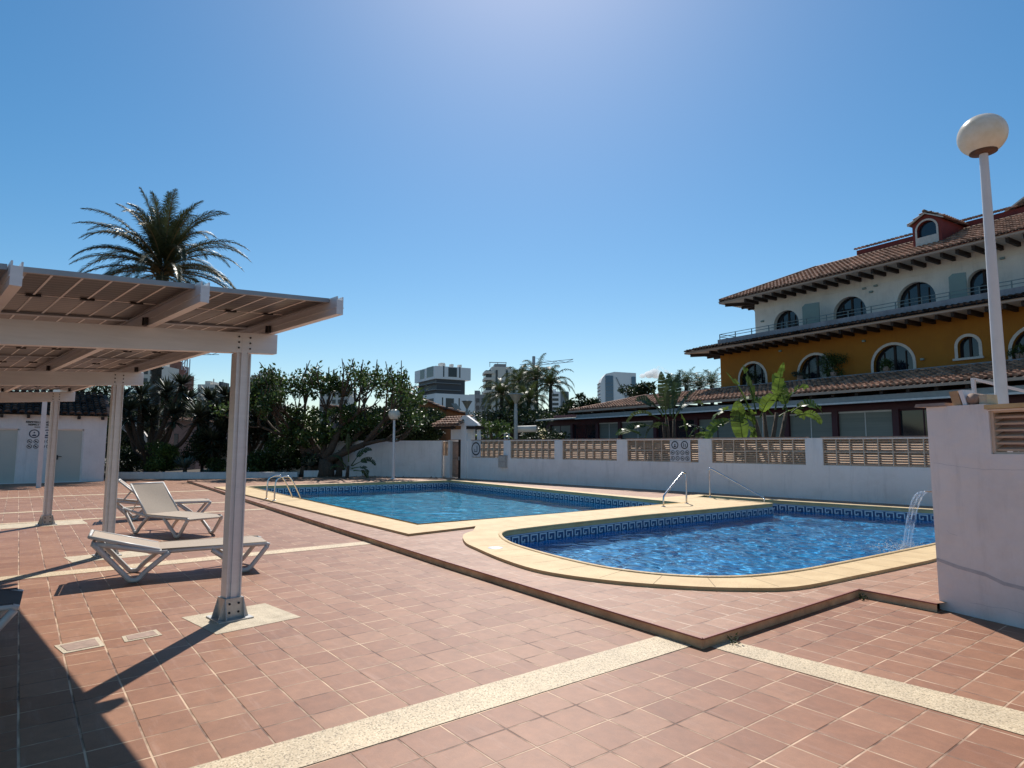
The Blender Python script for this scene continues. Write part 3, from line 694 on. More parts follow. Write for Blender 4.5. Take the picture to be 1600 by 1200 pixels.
for j in range(2):
    for i in range(4):
        c = (wx + 11.89 + i * .19, wy - .024, 1.425 - j * .2); ring(mb, c, .060, .078, 0, 20)
        mb.bar((c[0] - .045, c[1], c[2] + .045), (c[0] + .045, c[1], c[2] - .045), .003, .014, (0, 1, 0))
        k = (i + j) % 3
        if k == 0: mb.box(c[0] - .04, c[0] + .03, c[1] - .002, c[1] + .001, c[2] - .02, c[2] + .012)
        elif k == 1: disc(mb, (c[0] - .005, c[1] - .001, c[2] + .015), .018); mb.box(c[0] - .015, c[0] + .01, c[1] - .002, c[1] + .001, c[2] - .04, c[2] + .0)
        else: mb.bar((c[0] - .035, c[1], c[2] - .03), (c[0] + .03, c[1], c[2] + .01), .003, .02, (0, 1, 0))
sg.part('pictograms', mb, M['black'])
bx = T('metal_wall_box', "small grey metal box fixed on the shaded white wall below the screen blocks", 'box', (wx + 3.2, wy - .1, .7), WR)
mb = MB(); mb.box(wx + 2.97, wx + 3.42, wy - .14, wy - .002, .68, 1.20); bx.part('case', mb, M['galv'])
mb = MB(); mb.box(wx + 2.95, wx + 3.44, wy - .16, wy - .001, 1.202, 1.225); mb.box(wx + 3.0, wx + 3.39, wy - .148, wy - .141, .93, .95); bx.part('lid', mb, M['alu_g'])

# gate, posts and little tiled porch
gt = T('gate_porch', "white gate pillars under a small gabled clay tile roof beyond the pools", 'gateway', (wx - .3, wy, 0), WR)
mb = MB(); mb.box(wx + .20, wx + .62, wy - .05, wy + .5, 0, 3.02, (.0, .0)); gt.part('pillar', mb, M['plaster'])
mb = MB(); mb.box(wx - .80, wx - .66, wy - .03, wy + .5, 0, 1.93); gt.part('pillar', mb, M['plaster'])
mb = MB(); mb.box(wx - .66, wx + .2, wy + .02, wy + .3, 1.95, 2.45); gt.part('lintel', mb, M['plaster'])
mb = MB(); mb.add([(wx + .02, wy - .06, 2.62), (wx + 1.5, wy - .06, 2.60), (wx + 1.38, wy - .06, 2.72), (wx + .62, wy - .06, 3.10), (wx + .36, wy - .06, 3.10), (wx + .02, wy - .06, 2.9),
                   (wx + .02, wy + .1, 2.62), (wx + 1.5, wy + .1, 2.60), (wx + 1.38, wy + .1, 2.72), (wx + .62, wy + .1, 3.10), (wx + .36, wy + .1, 3.10), (wx + .02, wy + .1, 2.9)],
                  [(0, 1, 2, 3, 4, 5), (11, 10, 9, 8, 7, 6), (0, 6, 7, 1), (1, 7, 8, 2), (2, 8, 9, 3), (3, 9, 10, 4), (4, 10, 11, 5), (5, 11, 6, 0)])
gt.part('gable', mb, M['plaster'])
mb = MB(); roof_tiles(mb, (wx - 1.5, wy - .55, 2.62), (1, 0, 0), (.0, .85, .36), 2.0, 1.2, .22, .3)
mb.add([(wx - 1.5, wy - .55, 2.60), (wx + .5, wy - .55, 2.60), (wx + .5, wy + .5, 3.02), (wx - 1.5, wy + .5, 3.02)], [(0, 1, 2, 3)])
gt.part('roof', mb, M['rtile'])
mb = MB(); mb.box(wx - 1.42, wx + .1, wy - .42, wy - .30, 2.47, 2.59); mb.box(wx + .66, wx + 1.3, wy - .1, wy + .5, 2.45, 2.58); gt.split('beam', mb, M['wood'])
mb = MB(); mb.bar((wx + 1.05, wy + .35, 2.42), (wx + 1.22, wy + .35, .1), .13, .13); gt.part('post', mb, M['plaster'])
mb = MB(); mb.bar((wx - .98, wy + .45, 2.45), (wx - 1.0, wy + .45, .1), .16, .12); gt.part('post', mb, M['redwall'])
dr = T('garden_gate', "narrow slatted brown gate standing half open between white pillars", 'gate', (wx - .3, wy + .1, 0), WR)
mb = MB()
for i in range(7): mb.box(wx - .62 + i * .075, wx - .585 + i * .075, wy + .1, wy + .13, .12, 1.85)
for z in (.2, 1.0, 1.78): mb.box(wx - .64, wx - .1, wy + .13, wy + .16, z, z + .06)
dr.part('slatted_leaf', mb, M['tan'])
mb = MB(); mb.box(wx - .08, wx + .16, wy + .03, wy + .2, .1, 2.35); dr.part('dark_leaf', mb, M['wood'])
mb = MB(); mb.box(wx - .02, wx + .02, wy - .02, wy + .03, .95, 1.12); dr.part('lock', mb, M['galv'])

# low wall piece left of the gate, and the plain wall running behind the trees
mb = MB(); slab_wall(mb, [(-1.5, 0), (-.8, 0), (-.8, 1.9), (-1.5, 1.9)], [[(-1.4, 1.15), (-.86, 1.15), (-.86, 1.86), (-1.4, 1.86)]], wy + .0, wy + .2, wx)
wl = T('short_screen_wall', "short white wall with a small panel of screen blocks left of the gate", 'wall', (wx - 1.15, wy, 0), WR); wl.part('wall_body', mb, M['plaster'])
m1, m2 = MB(), MB(); screen(m1, m2, wx - 1.4, wx - .86, 1.16, 1.85, wy + .03, wy + .15, 2, 2); m1.cur = 1; m1.add(m2.v, m2.f); wl.part('screen_block_panel', m1, [M['blocks'], M['blockrib']])
mb = MB(); A_, B_ = Vector((-27.05, 16.66, 0)), Vector((-38.5, 8.5, 0)); mb.bar(A_ + Vector((0, 0, .95)), B_ + Vector((0, 0, .95)), .2, 1.9)
solo('plain_garden_wall', mb, M['plaster'], "plain white wall running behind the globe lamp and the pruned rubber tree", 'wall', tuple(A_))

# low planter kerb in front of the garden
mb = MB()
for a, b_ in (((-36.9, 3.6), (-33.9, 7.86)), ((-33.9, 7.86), (-31.7, 11.1))): mb.bar((a[0], a[1], .16), (b_[0], b_[1], .16), .22, .33)
solo('planter_kerb', mb, M['plaster2'], "long low white kerb of the planting bed behind the loungers", 'kerb', (-33.9, 7.86, 0))
mb = MB(); mb.bar((-31.55, 11.35, .24), (-30.45, 13.95, .24), .24, .32); mb.bar((-30.5, 13.85, .24), (-31.5, 14.6, .24), .22, .31)
solo('planter_kerb', mb, M['plaster2'], "short low white kerb of the bed below the pruned rubber tree", 'kerb', (-30.9, 12.8, 0))

# ================================================================== NEAR WALL AT THE RIGHT
NR = math.atan2(-.256, .967); Nm = Matrix.Rotation(-NR, 3, 'Z'); No = Nm @ Vector((-2.54, 7.49, 0)); nx, ny = No.x, No.y
nw = T('near_white_wall', "cracked white wall at the right edge with a louvred block screen in its top", 'wall', (nx, ny, 0), NR)
mb = MB(); slab_wall(mb, [(0, 0), (7, 0), (7, 2.00), (.565, 2.00), (.565, 2.055), (-.012, 2.055)], [[(.585, 1.575), (6.6, 1.575), (6.6, 1.985), (.585, 1.985)]], ny, ny + .24, nx)
nw.part('wall_body', mb, M['plaster2'])
mb = MB(); mb.box(nx + .566, nx + 7, ny - .03, ny + .27, 2.003, 2.045); nw.part('coping_slab', mb, M['coping'])
m1, m2 = MB(), MB(); screen(m1, m2, nx + .60, nx + 6.6, 1.58, 1.98, ny + .025, ny + .2, 15, 1, 6); m1.cur = 1; m1.add(m2.v, m2.f)
nw.part('screen_block_panel', m1, [M['blocks'], M['blockrib']])
mb = MB()
pts = [(-.001, .50), (.22, .455), (.45, .43), (.62, .375), (.9, .355), (1.5, .33)]
for (a, za), (b_, zb) in zip(pts, pts[1:]): mb.quad((nx + a, ny - .0025, za - .018), (nx + b_, ny - .0025, zb - .022), (nx + b_, ny - .0025, zb + .014), (nx + a, ny - .0025, za + .014))
nw.part('mortar_repair_band', mb, M['patch'])
def crack(mb, pts, w_):
    for (a, za), (b_, zb) in zip(pts, pts[1:]):
        mb.quad((nx + a, ny - .0015, za - w_), (nx + b_, ny - .0015, zb - w_), (nx + b_, ny - .0015, zb + w_), (nx + a, ny - .0015, za + w_))
mb = MB()
for base in ([(.03, 1.475), (.2, 1.455), (.36, 1.44), (.5, 1.425), (.62, 1.43), (.75, 1.425), (1.0, 1.44)], [(.30, .13), (.5, .135), (.62, .15), (.72, .14), (.95, .11)], [(.12, .80), (.16, .77), (.22, .76)]):
    pp = []
    for (a, za), (b_, zb) in zip(base, base[1:]):
        for k in range(4): pp.append((a + (b_ - a) * k / 4, za + (zb - za) * k / 4 + rnd.uniform(-.004, .004)))
    crack(mb, pp + [base[-1]], .0014)
nw.part('hairline_cracks', mb, M['patch'])
# loose pieces on top of the pillar
mb = MB(); mb.box(nx - .12, nx + .20, ny - .03, ny + .24, 2.057, 2.09, (.01, .01)); solo('flat_cap_tile', mb, M['tan'], "flat weathered cap tile overhanging the left end of the near white wall", 'tile', (nx, ny, 2.06), NR)
mb = MB(); mb.add([(nx + .25, ny + .02, 2.058), (nx + .33, ny + .02, 2.058), (nx + .33, ny + .2, 2.058), (nx + .25, ny + .2, 2.058), (nx + .215, ny + .02, 2.20), (nx + .295, ny + .02, 2.205), (nx + .295, ny + .2, 2.205), (nx + .215, ny + .2, 2.20)],
                  [(0, 3, 2, 1), (4, 5, 6, 7), (0, 1, 5, 4), (1, 2, 6, 5), (2, 3, 7, 6), (3, 0, 4, 7)])
solo('leaning_brick', mb, M['cardbd'], "orange brick leaning upright on top of the near wall", 'brick', (nx + .29, ny + .1, 2.057), NR)
mb = MB(); mb.add([(nx + .345, ny + .02, 2.058), (nx + .385, ny + .02, 2.058), (nx + .385, ny + .2, 2.058), (nx + .345, ny + .2, 2.058), (nx + .305, ny + .02, 2.205), (nx + .345, ny + .02, 2.21), (nx + .345, ny + .2, 2.21), (nx + .305, ny + .2, 2.205)],
                  [(0, 3, 2, 1), (4, 5, 6, 7), (0, 1, 5, 4), (1, 2, 6, 5), (2, 3, 7, 6), (3, 0, 4, 7)])
solo('leaning_white_tile', mb, M['plaster'], "white tile leaning against the orange brick on top of the near wall", 'tile', (nx + .36, ny + .1, 2.057), NR)
mb = MB(); mb.tube([(nx + .43, ny + .02, 2.115), (nx + .44, ny + .2, 2.115)], [.055, .05], 12); solo('broken_clay_tile', mb, M['tan'], "broken pinkish clay tile between the bricks on top of the near wall", 'tile', (nx + .43, ny + .1, 2.06), NR)
mb = MB(); mb.box(nx + .49, nx + .565, ny + .03, ny + .2, 2.057, 2.15, (.004, .004)); solo('concrete_chip', mb, M['slab'], "grey chunk of concrete, rightmost of the rubble on the near wall", 'rubble', (nx + .52, ny + .1, 2.057), NR)
# timber-like white brace behind it
mb = MB(); p = far(1524, 9.0); q = Vector((p.x, p.y, 0))
br = T('white_frame_brace', "white metal frame with a diagonal brace standing behind the near wall", 'frame', tuple(q))
c = q; r_ = Vector((rt.x, rt.y, 0)).normalized()
mb.bar(c + Vector((0, 0, 1.0)) + r_ * .03, c + Vector((0, 0, 2.62)) - r_ * .03, .075, .04); br.part('upright', mb, M['lampwhite'])
mb = MB(); mb.bar(c + Vector((0, 0, 2.60)), c + r_ * .75 + Vector((0, 0, 2.42)), .035, .035); br.part('brace', mb, M['lampwhite'])
mb = MB(); mb.bar(c + Vector((0, 0, 1.0)) + r_ * .75, c + Vector((0, 0, 2.3)) + r_ * .75, .05, .05); br.part('upright', mb, M['lampwhite'])

# ================================================================== BATH HOUSE AT THE LEFT
bh = T('bath_house', "low white changing-room building with two cream doors under a dark tiled roof", 'building', (-34.4, 0, 0))
mb = MB(); fill_poly(mb, [(-9, 0), (3.15, 0), (3.15, 2.95), (-9, 2.95)], [[(-1.05, .03), (-.02, .03), (-.02, 2.33), (-1.05, 2.33)], [(1.25, .03), (2.29, .03), (2.29, 2.35), (1.25, 2.35)]], 0, frame=lambda a, b_: (-34.4, a, b_))
mb.quad((-34.4, 3.15, 0), (-39.5, 3.15, 0), (-39.5, 3.15, 2.95), (-34.4, 3.15, 2.95)); mb.add([(-34.4, 3.15, 2.95), (-39.5, 3.15, 2.95), (-37.0, 3.15, 4.05)], [(0, 1, 2)])
mb.quad((-34.4, -9, 0), (-39.5, -9, 0), (-39.5, -9, 2.95), (-34.4, -9, 2.95)); mb.quad((-39.5, -9, 0), (-39.5, 3.15, 0), (-39.5, 3.15, 2.95), (-39.5, -9, 2.95))
for y0, y1, z1 in ((-1.05, -.02, 2.33), (1.25, 2.29, 2.35)):
    for a in (((y0, .03), (y0, z1)), ((y1, .03), (y1, z1)), ((y0, z1), (y1, z1)), ((y0, .03), (y1, .03))):
        mb.quad((-34.4, a[0][0], a[0][1]), (-34.4, a[1][0], a[1][1]), (-34.52, a[1][0], a[1][1]), (-34.52, a[0][0], a[0][1]))
bh.part('walls', mb, M['plaster'])
for y0, y1, z1, hd in ((-1.05, -.02, 2.33, 0), (1.25, 2.29, 2.35, 1)):
    mb = MB(); mb.quad((-34.5, y0, .03), (-34.5, y1, .03), (-34.5, y1, z1), (-34.5, y0, z1)); d_ = bh.part('door', mb, M['door'])
    mb = MB()
    for a in ((y0, y0 + .05, .03, z1), (y1 - .05, y1, .03, z1), (y0, y1, z1 - .05, z1)): mb.box(-34.497, -34.47, a[0], a[1], a[2], a[3])
    bh.part('door_frame', mb, M['plaster'], d_)
    if hd:
        mb = MB(); mb.box(-34.495, -34.47, y0 + .10, y0 + .15, 1.00, 1.20); mb.box(-34.47, -34.44, y0 + .11, y0 + .28, 1.12, 1.15); bh.part('handle', mb, M['black'], d_)
mb = MB(); O = Vector((-34.05, -9.1, 2.97)); B = Vector((-3.0, 0, 1.12)).normalized(); roof_tiles(mb, O, (0, 1, 0), B, 12.4, 3.35, .25, .36)
mb.cur = 1; e = B * 3.3; mb.quad(O, O + Vector((0, 12.4, 0)), O + Vector((0, 12.4, 0)) + e, O + e)
O2 = Vector((-39.9, -9.1, 2.97)); B2 = Vector((3.0, 0, 1.12)).normalized(); mb.quad(O2, O2 + Vector((0, 12.4, 0)), O2 + Vector((0, 12.4, 0)) + B2 * 3.1, O2 + B2 * 3.1)
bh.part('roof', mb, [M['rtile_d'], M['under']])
mb = MB()
for i in range(14): y = -8.8 + i * .9; mb.box(-34.4, -34.08, y, y + .11, 2.80, 2.93)
bh.split('rafter_tail', mb, M['wood'])
sg = T('bath_house_notice', "printed notice with a round pictogram and rows of prohibition symbols on the bath house wall", 'sign', (-34.39, .85, 2.0))
for body, sz, y, z in (("RESPETEN LAS NORMAS", .100, .72, 2.60), ("RESPECT THE RULES", .100, .72, 2.49), ("GRACIAS", .055, .60, 2.40), ("THANKS", .055, .86, 2.40)):
    me = text_mesh(body, sz, 'lettering'); me.materials.append(M['black']); o = link('lettering', me, sg.o)
    o.location = (.004, y - .85, z - 2.0); o.rotation_euler = (PI / 2, 0, PI / 2)
mb = MB(); AX = (0, 1, 0)
for cy in (.50, .95):
    ring(mb, (-34.394, cy, 2.13), .145, .185, 0, 26, AX); disc(mb, (-34.394, cy, 2.18), .03, 14, AX); mb.quad((-34.394, cy - .08, 2.03), (-34.394, cy + .08, 2.03), (-34.394, cy + .05, 2.09), (-34.394, cy - .05, 2.09))
sg.part('round_pictograms', mb, M['navy'])
mb = MB()
for j in range(2):
    for i in range(4):
        c = (-34.394, .36 + i * .225, 1.80 - j * .22); ring(mb, c, .072, .092, 0, 20, AX); mb.bar((c[0], c[1] - .06, c[2] + .06), (c[0], c[1] + .06, c[2] - .06), .02, .003, (1, 0, 0))
        mb.quad((c[0], c[1] - .05, c[2] - .03), (c[0], c[1] + .04, c[2] - .03), (c[0], c[1] + .02, c[2] + .02), (c[0], c[1] - .03, c[2] + .02))
sg.part('prohibition_symbols', mb, M['black'])
mb = MB(); mb.box(-30.78, -30.62, .62, .78, 0, 3.35); solo('white_post', mb, M['lampwhite'], "slim white post standing in front of the bath house notice", 'post', (-30.7, .7, 0))

# ================================================================== PERGOLA WITH SOLAR PANELS
PR = R(6.64)
pg = T('solar_pergola', "aluminium pergola carrying solar panels on three cantilever frames over the loungers", 'pergola', (-11.1, 2.44, 0), PR)
def hb(b_): return 2.385 + .068 * (b_ - .0) # underside of the sloping roof beams
posts = [-6.32, -11.10, -16.19]
for a in posts:
    for b_, real in ((2.44, 1), (-2.6, 1)):
        top = hb(b_) + .19
        mb = MB()
        # extruded post: two flanges, web and lips
        mb.box(a - .068, a + .068, b_ - .070, b_ - .058, 0.012, top - .195); mb.box(a - .068, a + .068, b_ + .058, b_ + .070, .012, top - .195)
        mb.box(a - .048, a + .048, b_ - .058, b_ + .058, .012, top - .195)
        mb.box(a + .048, a + .068, b_ - .026, b_ + .026, .012, top - .0); mb.box(a - .068, a - .048, b_ - .026, b_ + .026, .012, top - .195)
        po = pg.part('post', mb, M['alu'])
        mb = MB(); mb.box(a - .17, a + .17, b_ - .16, b_ + .16, .004, .0165)
        for s in (-1, 1):
            y = b_ + s * .080; mb.add([(a - .15, y, .016), (a + .15, y, .016), (a + .09, y, .20), (a - .09, y, .20), (a - .15, y + s * .008, .016), (a + .15, y + s * .008, .016), (a + .09, y + s * .008, .20), (a - .09, y + s * .008, .20)],
                                      [(0, 1, 2, 3), (7, 6, 5, 4), (0, 4, 5, 1), (1, 5, 6, 2), (2, 6, 7, 3), (3, 7, 4, 0)])
            x = a + s * .080; mb.add([(x, b_ - .14, .016), (x, b_ + .14, .016), (x, b_ + .085, .20), (x, b_ - .085, .20), (x + s * .008, b_ - .14, .016), (x + s * .008, b_ + .14, .016), (x + s * .008, b_ + .085, .20), (x + s * .008, b_ - .085, .20)],
                                      [(0, 1, 2, 3), (7, 6, 5, 4), (0, 4, 5, 1), (1, 5, 6, 2), (2, 6, 7, 3), (3, 7, 4, 0)])
        bp = pg.part('base_plate', mb, M['galv'], po)
        mb = MB()
        for dy in (-.042, .042):
            for z in (.07, .15): mb.tube([(a + .087, b_ + dy, z), (a + .096, b_ + dy, z)], .011, 6)
        pg.split('base_bolt', mb, M['black'], po)
    # roof beam over the posts
    mb = MB(); b0, b1 = -3.1, 2.77
    for z0, z1, t_ in ((0, .195, .065),):
        mb.add([(a - .03, b0, hb(b0)), (a + .066, b0, hb(b0)), (a + .066, b1, hb(b1)), (a - .03, b1, hb(b1)), (a - .03, b0, hb(b0) + .2), (a + .066, b0, hb(b0) + .2), (a + .066, b1, hb(b1) + .2), (a - .03, b1, hb(b1) + .2)],
               [(0, 3, 2, 1), (4, 5, 6, 7), (0, 1, 5, 4), (1, 2, 6, 5), (2, 3, 7, 6), (3, 0, 4, 7)])
    bm_ = pg.part('roof_beam', mb, M['alu'])
    mb = MB()
    for dy in (-.055, .055):
        for k in range(3):
            z = hb(2.44) + .045 + k * .055; mb.tube([(a + .067, 2.44 + dy, z), (a + .074, 2.44 + dy, z)], .0095, 6)
    pg.split('beam_bolt', mb, M['black'], bm_)
# bevel-less but hollow-ended purlins running along the row
PB = [2.70 - 1.105 * i for i in range(6)]
x0, x1 = -18.1, -4.87
for b_ in PB:
    z = hb(b_) + .201; mb = MB()
    mb.box(x0, x1, b_ - .031, b_ + .031, z, z + .125)
    for s in (-1, 1): mb.box(x0, x1, b_ + s * .031 - (.010 if s > 0 else 0), b_ + s * .031 + (.010 if s < 0 else 0), z + .125, z + .155)
    for s in (-1, 1): mb.box(x0, x1, min(b_ + s * .031, b_ + s * .036), max(b_ + s * .031, b_ + s * .036), z + .055, z + .064)
    pu = pg.part('purlin', mb, M['alu'])
    mb = MB()
    for a in posts:
        for s in (-1,): mb.box(a + .09, a + .15, b_ - .062, b_ - .037, z + .002, z + .07); mb.box(a + .09, a + .098, b_ - .07, b_ - .03, z + .002, z + .075)
    pg.part('clamp', mb, M['black'], pu)
for i in range(5):
    bR, bL = PB[i] - .037, PB[i + 1] + .037
    zR, zL = hb(PB[i]) + .201 + .118, hb(PB[i + 1]) + .201 + .118
    nP = 7; Lp = 1.74; gap = .02; a1 = -4.99
    for k in range(nP):
        p1 = a1 - k * (Lp + gap); p0 = p1 - Lp
        if p0 < x0 - .1: break
        pn = T('solar_panel', "x", 'panel', (p0, bL, zL), PR) if False else None
        def pt(a, s, dz): return (a, bL + (bR - bL) * s, zL + (zR - zL) * s + dz)
        mb = MB(); fwd_ = .018 / (bR - bL); fa = .02
        mb.add([pt(p0 + fa, fwd_, .018), pt(p1 - fa, fwd_, .018), pt(p1 - fa, 1 - fwd_, .018), pt(p0 + fa, 1 - fwd_, .018), pt(p0 + fa, fwd_, .024), pt(p1 - fa, fwd_, .024), pt(p1 - fa, 1 - fwd_, .024), pt(p0 + fa, 1 - fwd_, .024)],
               [(0, 3, 2, 1), (4, 5, 6, 7), (0, 1, 5, 4), (2, 3, 7, 6)])
        pan = pg.part('solar_panel', mb, M['pv'])
        mb = MB()
        def fr_bar(A0, A1, s0, s1, z0=0.0, z1=.036):
            vs = [pt(A0, s0, z0), pt(A1, s0, z0), pt(A1, s1, z0), pt(A0, s1, z0), pt(A0, s0, z1), pt(A1, s0, z1), pt(A1, s1, z1), pt(A0, s1, z1)]
            mb.add(vs, [(0, 3, 2, 1), (4, 5, 6, 7), (0, 1, 5, 4), (1, 2, 6, 5), (2, 3, 7, 6), (3, 0, 4, 7)])
        fr_bar(p0, p1, 0, .03); fr_bar(p0, p1, .97, 1); fr_bar(p0, p0 + .028, .03, .97); fr_bar(p1 - .028, p1, .03, .97)
        pg.part('panel_frame', mb, M['alu_g'], pan)
        mb = MB()
        for q in range(1, 6): s = q / 6; fr_bar(p0 + .02, p1 - .02, s - .0068, s + .0068, .0150, .0178)
        mid = (p0 + p1) / 2; fr_bar(mid - .008, mid + .008, .03, .97, .0145, .0172)
        pg.part('cell_gaps', mb, M['twhite'], pan)
        mb = MB()
        for s in (1 / 6, .5, 5 / 6): fr_bar(mid - .02, mid + .02, s - .045, s + .045, .004, .0158)
        pg.split('junction_box', mb, M['black'], pan)
# footings and paint-free patches in the paving
for poly, lab in (([(-6.85, 1.33), (-6.93, 2.13), (-6.17, 2.24), (-6.06, 1.46)], "pale concrete footing slab under the nearest pergola post"),
                  ([(-11.52, .62), (-11.56, 1.62), (-10.95, 1.66), (-10.88, .70)], "pale concrete footing slab under the middle pergola post"),
                  ([(-16.9, -.3), (-16.95, 1.2), (-16.1, 1.25), (-16.05, -.3)], "pale concrete footing slab under the farthest pergola post")):
    cx = sum(p[0] for p in poly) / 4; cy = sum(p[1] for p in poly) / 4; mb = MB(); mb.prism([p for p in poly[::-1]], 0.0005, .0035, False); solo('footing_slab', mb, M['slab'], lab, 'slab', (cx, cy, 0))
for poly, lab in (([(-6.53, .33), (-6.60, .64), (-6.28, .66), (-6.245, .38)], "left of two small cemented access covers in the paving"), ([(-6.49, .80), (-6.545, 1.07), (-6.33, 1.085), (-6.29, .80)], "right of two small cemented access covers in the paving")):
    cx = sum(p[0] for p in poly) / 4; cy = sum(p[1] for p in poly) / 4
    c_ = T('access_cover', lab, 'cover', (cx, cy, 0)); mb = MB(); mb.prism([p for p in poly[::-1]], 0.0005, .0045, False); c_.part('mortar_rim', mb, M['slab'])
    mb = MB(); mb.prism([((p[0] - cx) * .72 + cx, (p[1] - cy) * .78 + cy) for p in poly[::-1]], .0045, .0075, False); c_.part('lid', mb, M['tan'])

# ================================================================== SUN LOUNGERS
def lounger(label, x, y, hd, back, tex, kick=.14):
    t = T('sun_lounger', label, 'sun lounger', (0, 0, 0), 0, 'sun loungers'); t.o.matrix_world = Matrix.Translation((x, y, 0)) @ Matrix.Rotation(hd, 4, 'Z')
    Lg, W_, H = 1.98, .33, .335
    mb = MB()
    for s in (-1, 1):
        yy = s * W_
        mb.tube([(-.02, yy, H + kick), (.30, yy, H + kick * .55), (.68, yy, H), (.78, yy, H)], .029, 8)
        mb.tube([(.72, yy, H), (1.3, yy, H + .004), (1.93, yy, H + .006), (1.975, yy, H - .012)], .026, 8)
    for xx, z in ((0, H + kick), (.72, H - .02), (1.3, H - .03), (1.955, H - .012)): mb.tube([(xx, -W_, z), (xx, W_, z)], .020, 8)
    t.part('frame', mb, M['resin'])
    for s in (-1, 1):
        for (xa, za), (xb, zb), xm in (((0.0, H + kick), (.80, H - .01), .44), ((1.28, H - .02), (1.95, H - .02), 1.68)):
            yy = s * (W_ + .012); mb = MB()
            pts = [(xa, yy, za), (xm - .10, yy, .09), (xm - .05, yy, .035), (xm, yy, .026), (xm + .05, yy, .04), (xm + .12, yy, .12), (xb, yy, zb)]
            mb.tube(catm3(pts, 4), .030, 8); t.part('leg', mb, M['resin'])
    mb = MB(); n = 10
    vs = []
    for i in range(n + 1):
        xx = .70 + (Lg - .70) * i / n; sag = .012 * math.sin(PI * i / n)
        for yy in (-W_ + .0, -W_ * .5, 0, W_ * .5, W_): vs.append((xx, yy, H + .034 - sag * (1 - (yy / W_) ** 2) - (.03 if i == n else 0)))
    mb.add(vs, [(i * 5 + k, i * 5 + k + 1, i * 5 + k + 6, i * 5 + k + 5) for i in range(n) for k in range(4)], True)
    mb.add([(v[0], v[1], v[2] - .012) for v in vs], [(i * 5 + k + 5, i * 5 + k + 6, i * 5 + k + 1, i * 5 + k) for i in range(n) for k in range(4)], True)
    for k in (-1, 1): mb.tube([(.72, k * W_, H + .022), (1.94, k * W_, H + .022)], .018, 6)
    t.part('seat', mb, tex)
    ca, sa = math.cos(back), math.sin(back)
    def bpnt(d, yy, o=0): return (.70 - d * ca + o * sa, yy, H + .034 + d * sa + o * ca)
    mb = MB(); vs = []
    for i in range(n + 1):
        d = .74 * i / n; sag = -.02 * math.sin(PI * i / n)
        for yy in (-W_ + .02, -W_ * .5, 0, W_ * .5, W_ - .02): vs.append(bpnt(d, yy, sag * (1 - (yy / W_) ** 2)))
    mb.add(vs, [(i * 5 + k + 5, i * 5 + k + 6, i * 5 + k + 1, i * 5 + k) for i in range(n) for k in range(4)], True)
    mb.add([(v[0] - .010 * sa, v[1], v[2] - .010 * ca) for v in vs], [(i * 5 + k, i * 5 + k + 1, i * 5 + k + 6, i * 5 + k + 5) for i in range(n) for k in range(4)], True)
    t.part('backrest', mb, tex)
    mb = MB()
    for s in (-1, 1): mb.tube([bpnt(0, s * (W_ - .01), -.012), bpnt(.77, s * (W_ - .01), -.012)], .020, 8)
    mb.tube([bpnt(.765, -W_ + .01, -.012), bpnt(.765, W_ - .01, -.012)], .020, 8)
    t.part('backrest_frame', mb, M['resin'])
    mb = MB()
    for s in (-1, 1): mb.tube([bpnt(.42, s * (W_ - .04), -.02), (.20, s * (W_ - .04), H + kick * .6)], .012, 6)
    t.split('prop', mb, M['resin'])
    return t
def catm3(p, n=4):
    out = []
    for i in range(len(p) - 1):
        p0 = Vector(p[max(i - 1, 0)]); p1 = Vector(p[i]); p2 = Vector(p[i + 1]); p3 = Vector(p[min(i + 2, len(p) - 1)])
        for k in range(n):
            t = k / n; out.append(.5 * ((2 * p1) + (p2 - p0) * t + (2 * p0 - 5 * p1 + 4 * p2 - p3) * t * t + (3 * p1 - p0 - 3 * p2 + p3) * t ** 3))
    out.append(Vector(p[-1])); return out
lounger("white framed lounger with its back nearly flat beside the nearest pergola post", -9.33, .80, 1.45, .27, M['textile'], .15)
lounger("lounger with its beige back raised steeply facing the camera behind the flat one", -14.35, 1.97, .405, .78, M['textile'], .10)
lounger("farthest lounger, seen from the side with raised back behind the middle pergola post", -16.6, 1.70, 1.43, .72, M['textile'], .10)
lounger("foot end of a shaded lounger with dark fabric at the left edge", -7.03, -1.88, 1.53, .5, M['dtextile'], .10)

# ================================================================== POOL RAILS, LADDER, SPOUT
def arc(p, n=4): return catm3(p, n)
lad = T('pool_ladder', "pair of curved steel grab rails at the left side of the lap pool", 'ladder', (-18.3, 5.75, K))
for x in (-18.02, -18.72):
    mb = MB(); mb.tube(arc([(x, 5.68, K + .03), (x, 5.70, .62), (x, 5.80, .74), (x, 5.97, .775), (x, 6.13, .70), (x, 6.42, .15), (x, 6.52, -.25), (x, 6.52, -1.1)], 5), .021, 10); lad.part('grab_rail', mb, M['steel'])
    mb = MB(); mb.lathe((x, 5.68, K + .041), [(.0, .012), (.045, .01), (.05, 0)], 12); lad.part('flange', mb, M['steel'])
for z in (-.35, -.62, -.9):
    mb = MB(); mb.box(-18.70, -18.04, 6.46, 6.54, z, z + .025); lad.part('tread', mb, M['steel'])
rl = T('handrail', "short bent steel handrail standing on the cream coping between the two pools", 'handrail', (-10.5, 13.6, K))
mb = MB(); mb.tube(arc([(-10.43, 12.98, K), (-10.43, 12.99, .34), (-10.45, 13.12, .46), (-10.58, 13.92, .90), (-10.60, 14.03, .945), (-10.64, 14.15, .93), (-10.645, 14.21, .84), (-10.645, 14.21, K)], 5), .023, 10); rl.part('tube', mb, M['steel'])
mb = MB()
for p in ((-10.43, 12.98), (-10.645, 14.21)): mb.lathe((p[0], p[1], K + .041), [(0, .012), (.05, .01), (.055, 0)], 12)
rl.split('flange', mb, M['steel'])
